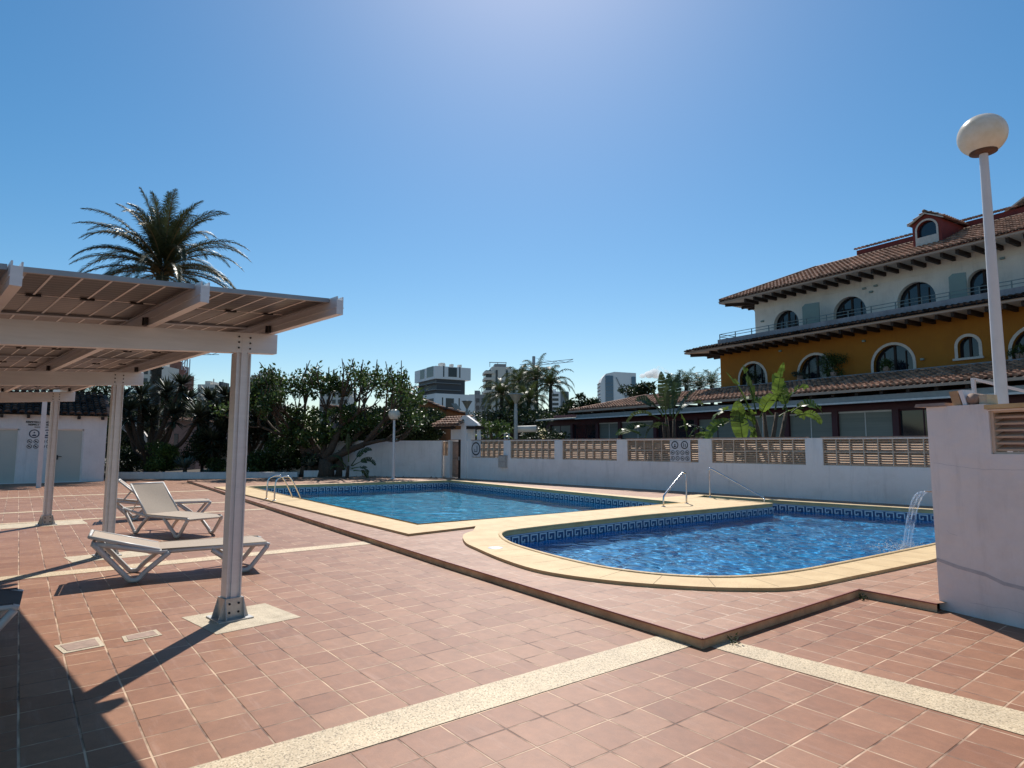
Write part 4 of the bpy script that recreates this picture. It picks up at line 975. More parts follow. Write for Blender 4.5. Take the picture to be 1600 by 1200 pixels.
rl = T('handrail', "long steel handrail sloping down beside the recessed steps of the small pool", 'handrail', (-10.5, 16.4, K))
mb = MB(); mb.tube(arc([(-11.38, 16.32, K), (-11.38, 16.32, .88), (-11.36, 16.33, .95), (-11.26, 16.34, .955), (-9.95, 16.5, .30), (-9.80, 16.52, .22), (-9.76, 16.52, .12), (-9.76, 16.52, -.5)], 5), .021, 10); rl.part('tube', mb, M['steel'])
mb = MB(); mb.lathe((-11.38, 16.32, K), [(0, .012), (.05, .01), (.055, 0)], 12); rl.part('flange', mb, M['steel'])
sp_ = T('water_spout', "steel blade spout behind the near wall pouring water into the small pool", 'water spout', (-3.55, 12.3, K))
mb = MB(); mb.tube(arc([(-3.5, 12.35, K), (-3.5, 12.35, .6), (-3.56, 12.33, .84), (-3.75, 12.3, .90), (-4.02, 12.25, .905)], 5), .035, 10); sp_.part('tube', mb, M['steel'])
mb = MB(); mb.add([(-4.0, 12.08, .93), (-4.0, 12.45, .93), (-4.20, 12.45, .90), (-4.20, 12.05, .90), (-4.0, 12.08, .88), (-4.0, 12.45, .88), (-4.2, 12.45, .885), (-4.2, 12.05, .885)], [(0, 1, 2, 3), (7, 6, 5, 4), (0, 4, 5, 1), (1, 5, 6, 2), (3, 2, 6, 7), (0, 3, 7, 4)]); sp_.part('blade', mb, M['steel'])
# falling sheet
mb = MB(); n = 16; vs = []
for i in range(n + 1):
    t_ = i / n; xx = -4.20 - .40 * (t_ ** .62); z = .895 - 1.02 * t_ ** 1.7
    for k in range(9):
        s = k / 8; wv = .42 - .10 * t_; yy = 12.25 + (s - .5) * wv
        vs.append((xx + .012 * math.sin(s * 19 + t_ * 7) * t_, yy, z - (.02 * math.sin(s * 13) * t_ if i < n else 0)))
mb.add(vs, [(i * 9 + k, i * 9 + k + 1, i * 9 + k + 10, i * 9 + k + 9) for i in range(n) for k in range(8)], True)
for s0 in (0, .5, 1.0):
    mb.tube([(-4.20 - .40 * ((i / 10) ** .62), 12.25 + (s0 - .5) * (.42 - .1 * i / 10), .895 - 1.02 * (i / 10) ** 1.7) for i in range(11)], .010, 6)
solo('falling_water', mb, M['fall'], "clear arc of water falling from the spout into the small pool", 'water jet', (-4.4, 12.25, .3))
mb = MB()
for i in range(420):
    a = rnd.uniform(0, 2 * PI); d = abs(rnd.gauss(0, .28)); c = Vector((-4.62 + d * math.cos(a), 12.25 + d * math.sin(a) * 1.4, WZ + .01 + abs(rnd.gauss(0, .05)) * (1 if d < .3 else .2))); r_ = rnd.uniform(.004, .013)
    mb.lathe(c, [(0, r_), (r_, 0), (0, -r_)], 5)
for i in range(260):
    a = rnd.uniform(0, 2 * PI); d = abs(rnd.gauss(0, .42)); r_ = rnd.uniform(.008, .022); mb.lathe(Vector((-4.62 + d * math.cos(a), 12.25 + d * math.sin(a) * 1.2, WZ + .016)), [(0, r_ * .35), (r_, 0), (0, -r_ * .3)], 6)
s_ = solo('splash_drops', mb, M['lampwhite'], "white splash drops where the falling water meets the small pool", 'splash', (-4.62, 12.25, WZ)); s_['kind'] = 'stuff'

# ================================================================== GLOBE LAMPS
def globe_lamp(label, x, y, z0, zc, rg, r0, r1, sq=.9):
    t = T('globe_lamp', label, 'lamp', (x, y, z0), 0, 'globe lamps of the pool garden')
    mb = MB(); mb.lathe((x, y, z0), [(r0 * 1.0, 0), (r0, .3), (r1, zc - z0 - rg * .62)], 20); t.part('pole', mb, M['lampwhite'])
    mb = MB(); mb.lathe((x, y, z0), [(0, .03), (r0 * 1.9, .028), (r0 * 2.0, 0)], 20); t.part('base_flange', mb, M['lampwhite'])
    mb = MB(); prof = [(rg * math.sin(a), -rg * sq * math.cos(a)) for a in [R(34) + (PI - R(34)) * k / 22 for k in range(23)]]; mb.lathe((x, y, zc), prof, 32); t.part('globe', mb, M['globe'])
    mb = MB(); rr = rg * math.sin(R(34)); zz = -rg * sq * math.cos(R(34)); mb.lathe((x, y, zc), [(r1, zz - .01), (rr * .98, zz + .005), (rr * 1.0, zz - .012), (r1, zz - .03)], 24); mb.lathe((x, y, zc), [(r1 * 1.05, zz - .02), (r1 * 1.05, zz + .14), (0, zz + .14)], 16); t.part('collar', mb, M['rust'])
globe_lamp("tall white lamp with a dirty oval globe rising above the near wall", -2.05, 8.08, K, 5.02, .230, .070, .040, .97)
globe_lamp("small white globe lamp standing before the plain wall beyond the lap pool", -27.2, 14.05, K, 3.12, .285, .075, .05, .95)
def cup_lamp(label, px, d, ztop, s=1.0):
    p = far(px, d); t = T('street_lamp', label, 'street lamp', (p.x, p.y, 0), 0, 'cup-shaped street lamps beyond the wall')
    mb = MB(); mb.lathe((p.x, p.y, 0), [(.11, 0), (.09, ztop - .9), (.07, ztop - .5)], 12); t.part('pole', mb, M['galvp'])
    mb = MB(); mb.lathe((p.x, p.y, ztop - .5), [(.07, 0), (.11, .1), (.31 * s, .42), (.32 * s, .46)], 16); t.part('diffuser', mb, M['smoke'])
    mb = MB(); mb.lathe((p.x, p.y, ztop - .5), [(.38 * s, .46), (.38 * s, .50), (0, .53)], 16); t.part('cap', mb, M['galvp'])
cup_lamp("nearer cup-shaped street lamp among the drooping palms", 806, 32, hgt(616, 32))
cup_lamp("smaller cup-shaped street lamp above the gate porch", 730, 40, hgt(627, 40), .95)

# ================================================================== HOTEL (frame turned -6.15 degrees: x runs right along the front, y away)
HR = R(-6.15)
ht = T('hotel', "ochre and white Mediterranean hotel with arched windows and deep tiled eaves", 'hotel', (-10, 32, 0), HR)
XR = 8.0
def wall_with_holes(mb, x0, x1, z0, z1, y, holes):
    fill_poly(mb, [(x0, z0), (x1, z0), (x1, z1), (x0, z1)], holes, 0, frame=lambda a, b_: (a, y, b_))
def reveal(mb, loop, y0, y1):
    for i in range(len(loop)):
        a, b_ = loop[i], loop[(i + 1) % len(loop)]; mb.quad((a[0], y0, a[1]), (b_[0], y0, b_[1]), (b_[0], y1, b_[1]), (a[0], y1, a[1]))
midA = [(-25.28, -23.48, 5.30, 6.60), (-21.30, -19.40, 5.30, 6.62), (-17.20, -15.34, 5.32, 6.62), (-13.42, -12.60, 5.62, 6.56), (-11.40, -9.55, 5.32, 6.62), (-7.4, -5.6, 5.32, 6.62), (-3.5, -1.7, 5.32, 6.62)]
upA = [(-23.66, -22.0, 8.12, 9.70), (-19.9, -18.08, 8.12, 9.75), (-16.50, -14.72, 8.12, 9.80), (-13.36, -12.20, 8.12, 9.78), (-9.6, -7.8, 8.12, 9.78), (-5.6, -3.8, 8.12, 9.78)]
mb = MB(); wall_with_holes(mb, -26.72, XR, 3.6, 7.75, 32, [arch_loop(*a) for a in midA]); mb.quad((-26.72, 32, 0), (-26.72, 46, 0), (-26.72, 46, 7.75), (-26.72, 32, 7.75)); mb.quad((XR, 32, 0), (XR, 46, 0), (XR, 46, 7.75), (XR, 32, 7.75))
for a in midA: reveal(mb, arch_loop(*a), 32, 32.28)
mb.box(-26.70, XR, 32.6, 46, 0, 3.6); ht.part('ochre_wall', mb, M['ochre'])
mb = MB(); wall_with_holes(mb, -24.95, XR, 7.9, 10.9, 33.2, [arch_loop(*a) for a in upA]); mb.quad((-24.95, 33.2, 7.9), (-24.95, 44, 7.9), (-24.95, 44, 10.9), (-24.95, 33.2, 10.9)); mb.quad((XR, 33.2, 7.9), (XR, 44, 7.9), (XR, 44, 10.9), (XR, 33.2, 10.9))
for a in upA: reveal(mb, arch_loop(*a), 33.2, 33.55)
mb.box(-24.97, XR, 33.17, 33.199, 10.10, 10.17); ht.part('white_wall', mb, M['hwhite'])
def arched_window(a, y, depth, surround=True, doors=True):
    lp = arch_loop(*a); mb = MB(); mb.add([(p[0], y + depth, p[1]) for p in lp], [tuple(range(len(lp)))])
    wn = ht.part('window', mb, M['glass'])
    fr_ = MB(); x0, x1, z0, z1 = a; c = (x0 + x1) / 2; top = z1 - .03
    for xx, ww in ((c, .10),): fr_.box(xx - ww / 2, xx + ww / 2, y + depth - .05, y + depth - .005, z0, top)
    if x1 - x0 > 1.3:
        for xx in (x0 + .42, x1 - .42): fr_.box(xx - .025, xx + .025, y + depth - .045, y + depth - .006, z0, z1 - .32)
    for i in range(2, len(lp)):
        a_, b_ = lp[i], lp[(i + 1) % len(lp)]
        fr_.bar((a_[0], y + depth - .03, a_[1]), (b_[0], y + depth - .03, b_[1]), .05, .07, (0, 1, 0))
    ht.part('frame', fr_, M['wood'], wn)
    if surround:
        s = MB(); lo = arch_loop(x0 - .13, x1 + .13, z0, z1 + .13); 
        n = len(lp)
        vs = [(p[0], y - .025, p[1]) for p in lp] + [(p[0], y - .025, p[1]) for p in lo]
        fs = [(i, i + 1, i + 1 + n, i + n) for i in range(1, n - 1)] + [(n - 1, 0, n, 2 * n - 1)]
        s.add(vs, fs); vs2 = [(p[0], y - .025, p[1]) for p in lo] + [(p[0], y + .0, p[1]) for p in lo]; s.add(vs2, [(i, i + 1, i + 1 + n, i + n) for i in range(1, n - 1)])
        ht.part('surround', s, M['surround'], wn)
    return wn
for a in midA: arched_window(a, 32, .27)
for a in upA: arched_window(a, 33.2, .34, False)
# small sill under the little arch
mb = MB(); mb.box(-13.62, -12.42, 31.90, 32.05, 5.52, 5.615); ht.part('sill', mb, M['surround'])

def eave(nm, xl, yf, ztip, wall_y, wall_x, slope, depth, hipped=True, dz=.09):
    """overhanging eave: soffit, fascia, rafters and hip at the left end"""
    mb = MB(); xl_, xr = xl, XR
    run = wall_y - yf; zr = ztip + run * slope
    # soffit
    mb.add([(xl, yf, ztip - .06), (xr, yf, ztip - .06), (xr, wall_y + .3, ztip - .06 + (run + .3) * slope), (wall_x, wall_y + .3, ztip - .06 + (run + .3) * slope)], [(0, 1, 2, 3)])
    mb.add([(xl, yf, ztip - .06), (wall_x, wall_y + .3, ztip - .06 + (run + .3) * slope), (wall_x + .3, 44, ztip - .06 + (run + .3) * slope), (xl, 44, ztip - .06)], [(3, 2, 1, 0)])
    ht.part('soffit', mb, M['soffit'])
    mb = MB(); mb.box(xl, xr, yf - .02, yf + .03, ztip - .065, ztip + dz - .05); mb.box(xl - .02, xl + .03, yf, 44, ztip - .065, ztip + dz - .05); ht.part('fascia', mb, M['gutter'])
    n = int((xr - wall_x) / .64)
    for i in range(n):
        x = wall_x + .25 + i * .64
        if x > 0.5: break
        mb = MB(); mb.bar((x, yf + .17, ztip - .165), (x, wall_y + .02, ztip - .165), .13, .20); ht.part('rafter', mb, M['wood'])
    mb = MB()
    for i in range(int((wall_x - xl) / .5)): pass
    for k in range(6): y = wall_y + .35 + k * .64; mb.bar((xl + .34, y, ztip - .17 + .34 * slope), (wall_x, y, ztip - .17 + run * slope), .11, .17)
    mb.bar((xl + .25, yf + .25, ztip - .16), (wall_x, wall_y, ztip - .16 + run * slope), .13, .18); ht.split('side_rafter', mb, M['wood'])
eave('mid', -28.38, 30.6, 7.60, 32, -26.72, .0, 1.4)
eave('top', -26.51, 31.8, 10.68, 33.2, -24.95, .0, 1.4)
# tiles of the middle eave
sl_ = .30
mb = MB(); B = Vector((0, 1, sl_)).normalized(); O = Vector((-28.42, 30.52, 7.64)); roof_tiles(mb, O, (1, 0, 0), B, XR + 28.4, .95, .235, .36, lambda x, y: x > y * .9)
B3 = Vector((1, 0, sl_)).normalized(); O3 = Vector((-28.46, 44, 7.64)); roof_tiles(mb, O3, (0, -1, 0), B3, 13.4, 1.6, .235, .36, lambda x, y: (13.45 - x) > y * .9)
mb.cur = 1; mb.quad(O, O + Vector((36.4, 0, 0)), O + Vector((36.4, 1.0, 1.0 * sl_)), O + Vector((1, 1.0, 1.0 * sl_)))
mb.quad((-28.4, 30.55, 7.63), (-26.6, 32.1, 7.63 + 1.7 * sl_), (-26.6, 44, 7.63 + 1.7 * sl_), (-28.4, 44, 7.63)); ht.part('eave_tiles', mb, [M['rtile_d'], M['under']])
# balcony band, floor, railing
mb = MB(); mb.box(-26.13, XR, 31.1, 31.28, 7.72, 8.20); mb.box(-26.13, -25.95, 31.28, 44, 7.72, 8.20); mb.box(-25.95, XR, 31.28, 33.2, 7.80, 8.02); mb.box(-25.95, -24.9, 33.2, 44, 7.80, 8.02); ht.part('balcony_band', mb, M['concrete'])
rl = MB()
for z in (8.53, 8.37): rl.bar((-26.02, 31.18, z), (XR, 31.18, z), .035, .03); rl.bar((-26.02, 31.18, z), (-26.02, 44, z), .035, .03)
for i in range(30): x = -26.02 + i * 1.16; rl.box(x - .02, x + .02, 31.16, 31.20, 8.2, 8.53)
for i in range(8): y = 31.18 + i * 1.3; rl.box(-26.04, -26.0, y - .02, y + .02, 8.2, 8.53)
ht.part('railing', rl, M['railing'])
for x0_, x1_, zt in ((-20.95, -19.95, 9.50), (-13.6, -12.9, 9.5), (-6.6, -5.8, 9.5)):
    mb = MB(); y = 32.0
    vs = [(x0_, y - .02, 8.03), (x1_, y - .02, 8.03), (x1_, y - .02, zt - .02), (x0_ + .18, y - .02, zt + .03), (x0_, y - .02, zt - .10)]
    mb.add(vs + [(v[0], v[1] + .05, v[2]) for v in vs], [(0, 1, 2, 3, 4), (9, 8, 7, 6, 5), (0, 5, 6, 1), (1, 6, 7, 2), (2, 7, 8, 3), (3, 8, 9, 4), (4, 9, 5, 0)]); ht.part('balcony_divider', mb, M['dividr'])
mb = MB()
for x, z in ((-24.4, 9.3), (-18.1 - .0, 10.0), (-17.5, 10.02), (-17.75, 9.75), (-11.9, 10.05)): mb.box(x - .09, x + .09, 33.1, 33.2, z - .045, z + .045)
for x, z in ((-17.6, 7.0), (-22.4, 7.1), (-14.9, 5.75)): mb.box(x - .07, x + .07, 31.88, 32, z - .05, z + .05)
ht.split('wall_light', mb, M['dividr'])
# main roof
sl_ = .44; yR = 35.9; B = Vector((0, 1, sl_)).normalized(); O = Vector((-26.56, 31.72, 10.74)); Lb = (yR - 31.72) * math.sqrt(1 + sl_ ** 2)
mb = MB(); roof_tiles(mb, O, (1, 0, 0), B, XR + 26.5, Lb, .235, .36, lambda x, y: x > y * .92)
mb.cur = 1; zt = 10.73 + (yR - 31.72) * sl_
mb.quad(O, O + Vector((34.5, 0, 0)), (XR, yR, zt), (-26.56 + 4.1, yR, zt)); mb.add([(-26.56, 31.72, 10.73), (-22.46, yR, zt), (-22.46, 40, zt), (-26.56, 44, 10.73)], [(3, 2, 1, 0)]); mb.quad((-22.46, yR, zt), (XR, yR, zt), (XR, 41, zt - .9), (-22.46, 41, zt - .9))
mb.cur = 0; mb.tube([(-26.5, 31.8, 10.84), (-22.46, yR, zt + .08)], .10, 8); mb.tube([(-22.46, yR, zt + .06), (XR, yR, zt + .06)], .10, 8)
ht.part('roof', mb, [M['rtile'], M['under']])
# red parapet with tile cap above the roof, and the gable at the right
pa = MB(); pa.box(-19.95, -10.5, 35.95, 36.4, 12.2, 13.02); pp = ht.part('parapet', pa, M['redwall'])
mb = MB(); roof_tiles(mb, (-20.05, 35.82, 13.0), (1, 0, 0), (0, .9, .3), 9.6, .62, .235, .34); ht.part('parapet_cap', mb, M['rtile'], pp)
mb = MB(); mb.add([(-13.0, 36.3, 12.3), (-6, 36.3, 12.3), (-6, 36.3, 14.9), (-9.4, 36.3, 14.9), (-13.0, 36.3, 12.75), (-13.0, 37.5, 12.3), (-6, 37.5, 12.3), (-6, 37.5, 14.9), (-9.4, 37.5, 14.9), (-13.0, 37.5, 12.75)], [(0, 1, 2, 3, 4), (5, 9, 8, 7, 6), (0, 5, 6, 1), (4, 3, 8, 9), (3, 2, 7, 8)])
pp = ht.part('gable', mb, M['redwall']); mb = MB(); mb.bar((-13.15, 36.2, 12.73), (-9.3, 36.2, 15.02), .45, .07); ht.part('gable_coping', mb, M['surround'], pp)
# dormer
dx0, dx1, dy, dz0, dz1, dza = -15.72, -14.40, 33.5, 11.35, 12.78, 13.18; dc = (dx0 + dx1) / 2
mb = MB(); al = arch_loop(dx0 + .22, dx1 - .22, 12.05, 12.84)
fill_poly(mb, [(dx0, dz0), (dx1, dz0), (dx1, dz1), (dc, dza), (dx0, dz1)], [al], 0, frame=lambda a, b_: (a, dy, b_)); reveal(mb, al, dy, dy + .2)
mb.quad((dx0, dy, dz0), (dx0, 36.2, dz0), (dx0, 36.2, dz1), (dx0, dy, dz1)); mb.quad((dx1, dy, dz0), (dx1, 36.2, dz0), (dx1, 36.2, dz1), (dx1, dy, dz1))
dm = ht.part('dormer', mb, M['redwall'])
mb = MB(); mb.add([(p[0], dy + .19, p[1]) for p in al], [tuple(range(len(al)))]); ht.part('window', mb, M['glass'], dm)
mb = MB(); lo = arch_loop(dx0 + .13, dx1 - .13, 11.55, 12.93); n = len(al); lo2 = al
vs = [(p[0], dy - .03, p[1]) for p in lo2] + [(p[0], dy - .03, p[1]) for p in lo]; mb.add(vs, [(i, i + 1, i + 1 + n, i + n) for i in range(1, n - 1)] + [(n - 1, 0, n, 2 * n - 1), (0, 1, n + 1, n)])
ht.part('surround', mb, M['surround'], dm)
mb = MB(); Lr = 2.9
for s in (-1, 1):
    A0 = Vector((dc, dy - .15, dza + .06)); dn = Vector((s * (dx1 - dc + .14), 0, dz1 - dza - .08)); O = A0 + dn
    roof_tiles(mb, O, (0, 1, 0), -dn, Lr, dn.length, .22, .34)
    mb.quad(A0, A0 + Vector((0, Lr, 0)), O + Vector((0, Lr, 0)), O)
mb.tube([(dc, dy - .2, dza + .12), (dc, dy + Lr, dza + .12)], .08, 8); ht.part('dormer_roof', mb, M['rtile'], dm)
mb = MB()
for s in (-1, 1): mb.bar((dc, dy - .14, dza + .02), (dc + s * (dx1 - dc + .16), dy - .14, dz1 - .03), .07, .05); 
ht.part('bargeboard', mb, M['surround'], dm)
# ledge at the foot of the ochre wall
mb = MB(); mb.box(-33.0, XR, 31.3, 31.98, 5.02, 5.27); ht.part('ledge', mb, M['concrete'])

# ================================================================== RESTAURANT in front of the hotel
rs = T('restaurant', "long low restaurant with wine red window frames, grey awning and clay tile roof", 'restaurant', (-15, 28, 0), HR)
sl2 = .27; B = Vector((0, 1, sl2)).normalized(); O = Vector((-37.3, 27.95, 4.20)); Lb = 3.42 * math.sqrt(1 + sl2 ** 2)
mb = MB(); roof_tiles(mb, O, (1, 0, 0), B, XR + 37.3, Lb, .27, .40, lambda x, y: x > y * 1.35)
mb.cur = 1; mb.quad(O, O + Vector((XR + 37.3, 0, 0)), (XR, 31.38, 4.19 + 3.42 * sl2), (-37.3 + 4.6, 31.38, 4.19 + 3.42 * sl2)); mb.add([(-37.3, 27.95, 4.19), (-32.7, 31.38, 4.19 + 3.42 * sl2), (-37.3, 38, 4.19)], [(0, 1, 2)])
mb.cur = 0; mb.tube([(-37.25, 28.0, 4.26), (-32.7, 31.38, 5.22)], .085, 8)
for i in range(16): # hip face tiles
    pass
rs.part('roof', mb, [M['rtile'], M['under']])
mb = MB(); mb.box(-37.3, XR, 27.90, 27.96, 4.08, 4.20); mb.add([(-37.3, 27.9, 4.07), (XR, 27.9, 4.07), (XR, 29.3, 4.20), (-37.3, 29.3, 4.20)], [(0, 1, 2, 3)]); rs.part('gutter', mb, M['gutter'])
mb = MB()
for i in range(40): x = -36.9 + i * 1.1; mb.box(x, x + .14, 28.05, 29.2, 3.93, 4.06)
rs.split('rafter', mb, M['wood'])
mb = MB(); mb.box(-40.9, XR, 29.2, 45 if 0 else 31.9, 3.42, 4.05); mb.box(-41.6, XR, 29.05, 29.2, 3.30, 3.56); mb.box(-41.6, -41.2, 29.05, 31.5, 0, 3.56); mb.box(-41.6, XR, 29.06, 31.8, 0, 1.0)
xs = [-41.6, -38.4, -35.4, -33.0, -29.6, -26.2, -23.2, -20.2, -17.6, -14.8, -12.6, -10.2, -7, -4, -1, 2, 5, 7.9]
for x in xs: mb.box(x - .14, x + .14, 29.04, 29.3, 1.0, 3.30)
rs.part('red_frame_wall', mb, M['wine'])
for i, (a, b_) in enumerate(zip(xs, xs[1:])):
    mb = MB(); mb.quad((a + .14, 29.2, 1.0), (b_ - .14, 29.2, 1.0), (b_ - .14, 29.2, 3.3), (a + .14, 29.2, 3.3))
    wn = rs.part('window', mb, M['curtain'] if i in (0, 2, 3, 5, 6, 7, 8) else M['glass'])
    mb = MB(); m_ = (a + b_) / 2; mb.box(m_ - .02, m_ + .02, 29.17, 29.198, 1.0, 3.3); mb.box(a + .14, b_ - .14, 29.17, 29.198, 3.22, 3.3); rs.part('glazing_bar', mb, M['whitebar'] if i in (2, 3, 6, 7, 8) else M['wine'], wn)
mb = MB(); mb.add([(-36.5, 28.05, 3.66), (XR, 28.05, 3.66), (XR, 29.02, 3.98), (-36.5, 29.02, 3.98)], [(0, 1, 2, 3)]); mb.add([(-36.5, 28.04, 3.66), (XR, 28.04, 3.66), (XR, 28.04, 3.90), (-36.5, 28.04, 3.90)], [(0, 1, 2, 3)]); aw = rs.part('awning', mb, M['awning'])
mb = MB(); mb.box(-36.6, XR, 27.99, 28.06, 3.58, 3.66); rs.part('awning_bar', mb, M['whitebar'], aw)
mb = MB(); mb.add([(-42.0, 28.2, 3.74), (-36.8, 28.2, 3.74), (-36.8, 31.5, 4.02), (-42.0, 31.5, 4.02), (-42.0, 28.2, 3.64), (-36.8, 28.2, 3.64), (-36.8, 31.5, 3.92), (-42.0, 31.5, 3.92)], [(0, 1, 2, 3), (7, 6, 5, 4), (0, 4, 5, 1), (1, 5, 6, 2), (3, 7, 4, 0)]); rs.part('annex_roof', mb, M['hwhite'])
mb = MB(); p = far(808, 33); q = far(838, 33); mb.tube([(p.x, p.y, hgt(671, 33)), (q.x, q.y, hgt(670, 33))], .17, 12)
solo('rolled_awning', mb, M['hwhite'], "thick rolled white awning left of the restaurant's red frame", 'awning', (p.x, p.y, hgt(671, 33)))

# ================================================================== FAR BUILDINGS
def tower(label, px0, px1, ytop, D, colr, depth=14, rot=None, name='apartment_block', group='apartment towers on the skyline'):
    a = far(px0, D); b_ = far(px1, D); W_ = (b_ - a).length; zt = hgt(ytop, D)
    ang = math.atan2((b_ - a).y, (b_ - a).x)
    t = T(name, label, 'building', (0, 0, 0), 0, group); t.o.matrix_world = Matrix.Translation((a.x, a.y, 0)) @ Matrix.Rotation(ang + (rot or 0), 4, 'Z')
    mb = MB(); 
    return t, W_, zt
def simple_tower(label, px0, px1, ytop, D, mat_, win=M['twin'], rows=8, cols=4, depth=14, split=.0, mat2=None, bal=False, y0=.12):
    t, W_, zt = tower(label, px0, px1, ytop, D, mat_)
    mb = MB(); mb.box(0, W_, 0, depth, 0, zt); t.part('walls', mb, mat_)
    if split:
        mb = MB(); mb.box(W_ * (1 - split), W_ + .3, -.3, depth, 0, zt + .0 - .3); t.part('side_wing', mb, mat2)
        W_ = W_ * (1 - split)
    fh = 3.0; n = int(zt / fh)
    for j in range(rows):
        z = zt - 1.2 - (j + 1) * fh + .9
        if z < 1: break
        mb = MB()
        for i in range(cols): x = W_ * (i + .5) / cols; mb.box(x - W_ / cols * .30, x + W_ / cols * .30, -.12, .05, z, z + 1.7)
        t.part('window_row', mb, win)
        if bal: mb = MB(); mb.box(-.3, W_ * .42, -1.0, 0, z - .5, z + .4); t.part('balcony', mb, mat_)
    mb = MB(); mb.box(W_ * .3, W_ * .6, 2, depth - 3, zt, zt + 1.8); mb.box(W_ * .7, W_ * .74, 3, 3.6, zt, zt + 3); t.split('roof_plant', mb, mat_)
    return t
# white and charcoal block (corner towards the camera)
D = 240; c0 = far(680, D); tb = T('apartment_block', "white and charcoal apartment block with stacked cubes left of the gate porch", 'building', (0, 0, 0), 0, 'apartment towers on the skyline')
angF = math.atan2(rt.y, rt.x)
tb.o.matrix_world = Matrix.Translation((c0.x, c0.y, 0)) @ Matrix.Rotation(angF + R(30), 4, 'Z')
z1, z2, z3 = hgt(572, D), hgt(592, D), hgt(615, D); Wf = 15.0; Ws = 21.5
mb = MB(); mb.box(0, Wf, 0, Ws, z2, z1); mb.box(.2, .35, Ws * .3, Ws * .95, z1, z1 + .01); tb.part('upper_cube', mb, M['twhite'])
mb = MB(); mb.box(1.0, Wf - 2.0, 1.0, Ws - 2.0, z3, z2 - .02); tb.part('middle_floors', mb, M['tdark'])
mb = MB(); mb.box(.3, Wf + 2, .3, Ws - 1, 0, z3 - .02); tb.part('lower_cube', mb, M['twhite'])
for z in (z3 + 1.3, z3 + 3.9): mb = MB(); mb.box(-.6, Wf - 4.0, .2, Ws + 1.5, z, z + .25); tb.part('balcony', mb, M['tgrey'])
for (x, zz, w_, h_) in ((5.4, z2 + 1.0, 3.6, 3.6), (3.2, z2 + .8, .5, 4.2), (10, z2 + .8, .5, 4.2), (4.6, z3 - 6.5, 3.4, 4.8), (3.0, z3 - 6, .5, 4.5), (10, z3 - 6, .5, 4.5), (4.6, z3 - 14.5, 3.4, 5.8)):
    mb = MB(); yy = -.06 if zz > z2 else .24; mb.box(x, x + w_, yy, yy + .1, zz, zz + h_); tb.part('window', mb, M['twin'])
for (y, zz, w_, h_) in ((2.0, z2 + 1.0, 6.5, 4.0), (11, z2 + 1, 4.5, 3.6), (2, z3 - 6, 8, 4.2)):
    xx = -.06 if zz > z2 else .24; mb = MB(); mb.box(xx, xx + .1, y, y + w_, zz, zz + h_); tb.part('window', mb, M['twin'])
mb = MB()
for x in (4, 7.5, 11): mb.box(x, x + 1.0, 2, 4, z1, z1 + 1.4)
mb.box(5, 6.5, 6, 9, z1, z1 + 2.2); tb.split('roof_plant', mb, M['tcream'])
# cream balcony tower
D = 300; t, W_, zt = tower("tall cream tower with rounded balconies behind the drooping palms", 758, 842, 573, D, None); t.o.matrix_world = t.o.matrix_world @ Matrix.Rotation(R(8), 4, 'Z')
mb = MB(); mb.box(3.2, 12.5, 0, 15, 0, zt); mb.box(12.6, W_, 1.5, 15, 0, zt - 1.0); t.split('walls', mb, M['tcream'])
mb = MB(); mb.box(0.4, 3.2, 2.2, 14, 0, zt - 1.5); t.part('balcony_recess', mb, M['twin'])
for i in range(13):
    z = zt - 3.4 - i * 3.05
    if z < 1: break
    mb = MB(); mb.box(-.4, 4.4, -.8, 10, z, z + 1.15); t.part('balcony', mb, M['tcream'])
for x in (5.0, 9.9, 13.6, 17, 20.3): mb = MB(); mb.box(x, x + 1.0, -.12 if x < 12.5 else 1.38, .1 if x < 12.5 else 1.5, 2, zt - 1.6); t.part('window_strip', mb, M['twin'])
mb = MB()
for x in (2.2, 6.0, 10.0): mb.box(x, x + .25, 1, 1.3, zt, zt + 2.2)
mb.box(2, 10.4, .8, 1.2, zt + 2.0, zt + 2.3); mb.box(5, 10.4, 4, 10, zt, zt + 1.9); t.part('roof_frame', mb, M['tgrey'])
simple_tower("low grey apartment block between the white block and the cream tower", 733, 760, 617, 260, M['tgrey'], rows=9, cols=3, bal=True)
simple_tower("distant slab block with white balcony bands right of the drooping palms", 860, 888, 612, 420, M['twhite'], rows=10, cols=1, split=.44, mat2=M['tgrey'])
# round-cornered tower
D = 520; t, W_, zt = tower("far white tower with a rounded shoulder and blue glass strip", 938, 994, 584, D, None)
mb = MB(); prof = [(0, 0), (W_, 0), (W_, zt + .6), (W_ * .40, zt + 1.6), (W_ * .16, zt), (W_ * .06, zt - 3.5), (0, zt - 8)]
mb.add([(p[0], 0, p[1]) for p in prof] + [(p[0], 18, p[1]) for p in prof], [tuple(range(7)), tuple(range(13, 6, -1))] + [(i, i + 7, (i + 1) % 7 + 7, (i + 1) % 7) for i in range(7)]); t.part('walls', mb, M['twhite'])
mb = MB(); mb.box(W_ * .14, W_ * .36, -.4, .1, 2, zt - 1.6); mb.box(W_ * .87, W_ * .985, -.4, .1, 2, zt - 2.5); t.split('glass_strip', mb, M['bglass'])
mb = MB()
for k in range(16): z = zt - 8 - k * 3; mb.box(W_ * .15, W_ * .35, -.55, -.38, z, z + .35); mb.box(-.7, 0.1, 0, 15, z, z + .5)
mb.bar((W_ * .44, -.5, zt - 3), (W_ * .8, -.5, zt - 26), .5, .5, (0, 1, 0)); mb.bar((W_ * .82, -.5, zt - 10), (W_ * .6, -.5, zt - 30), .5, .5, (0, 1, 0)); t.part('bracing', mb, M['tgrey'])
simple_tower("cream flats with a dark stair strip left of the pruned rubber tree", 392, 422, 587, 260, M['tcream'], rows=7, cols=3, bal=True)
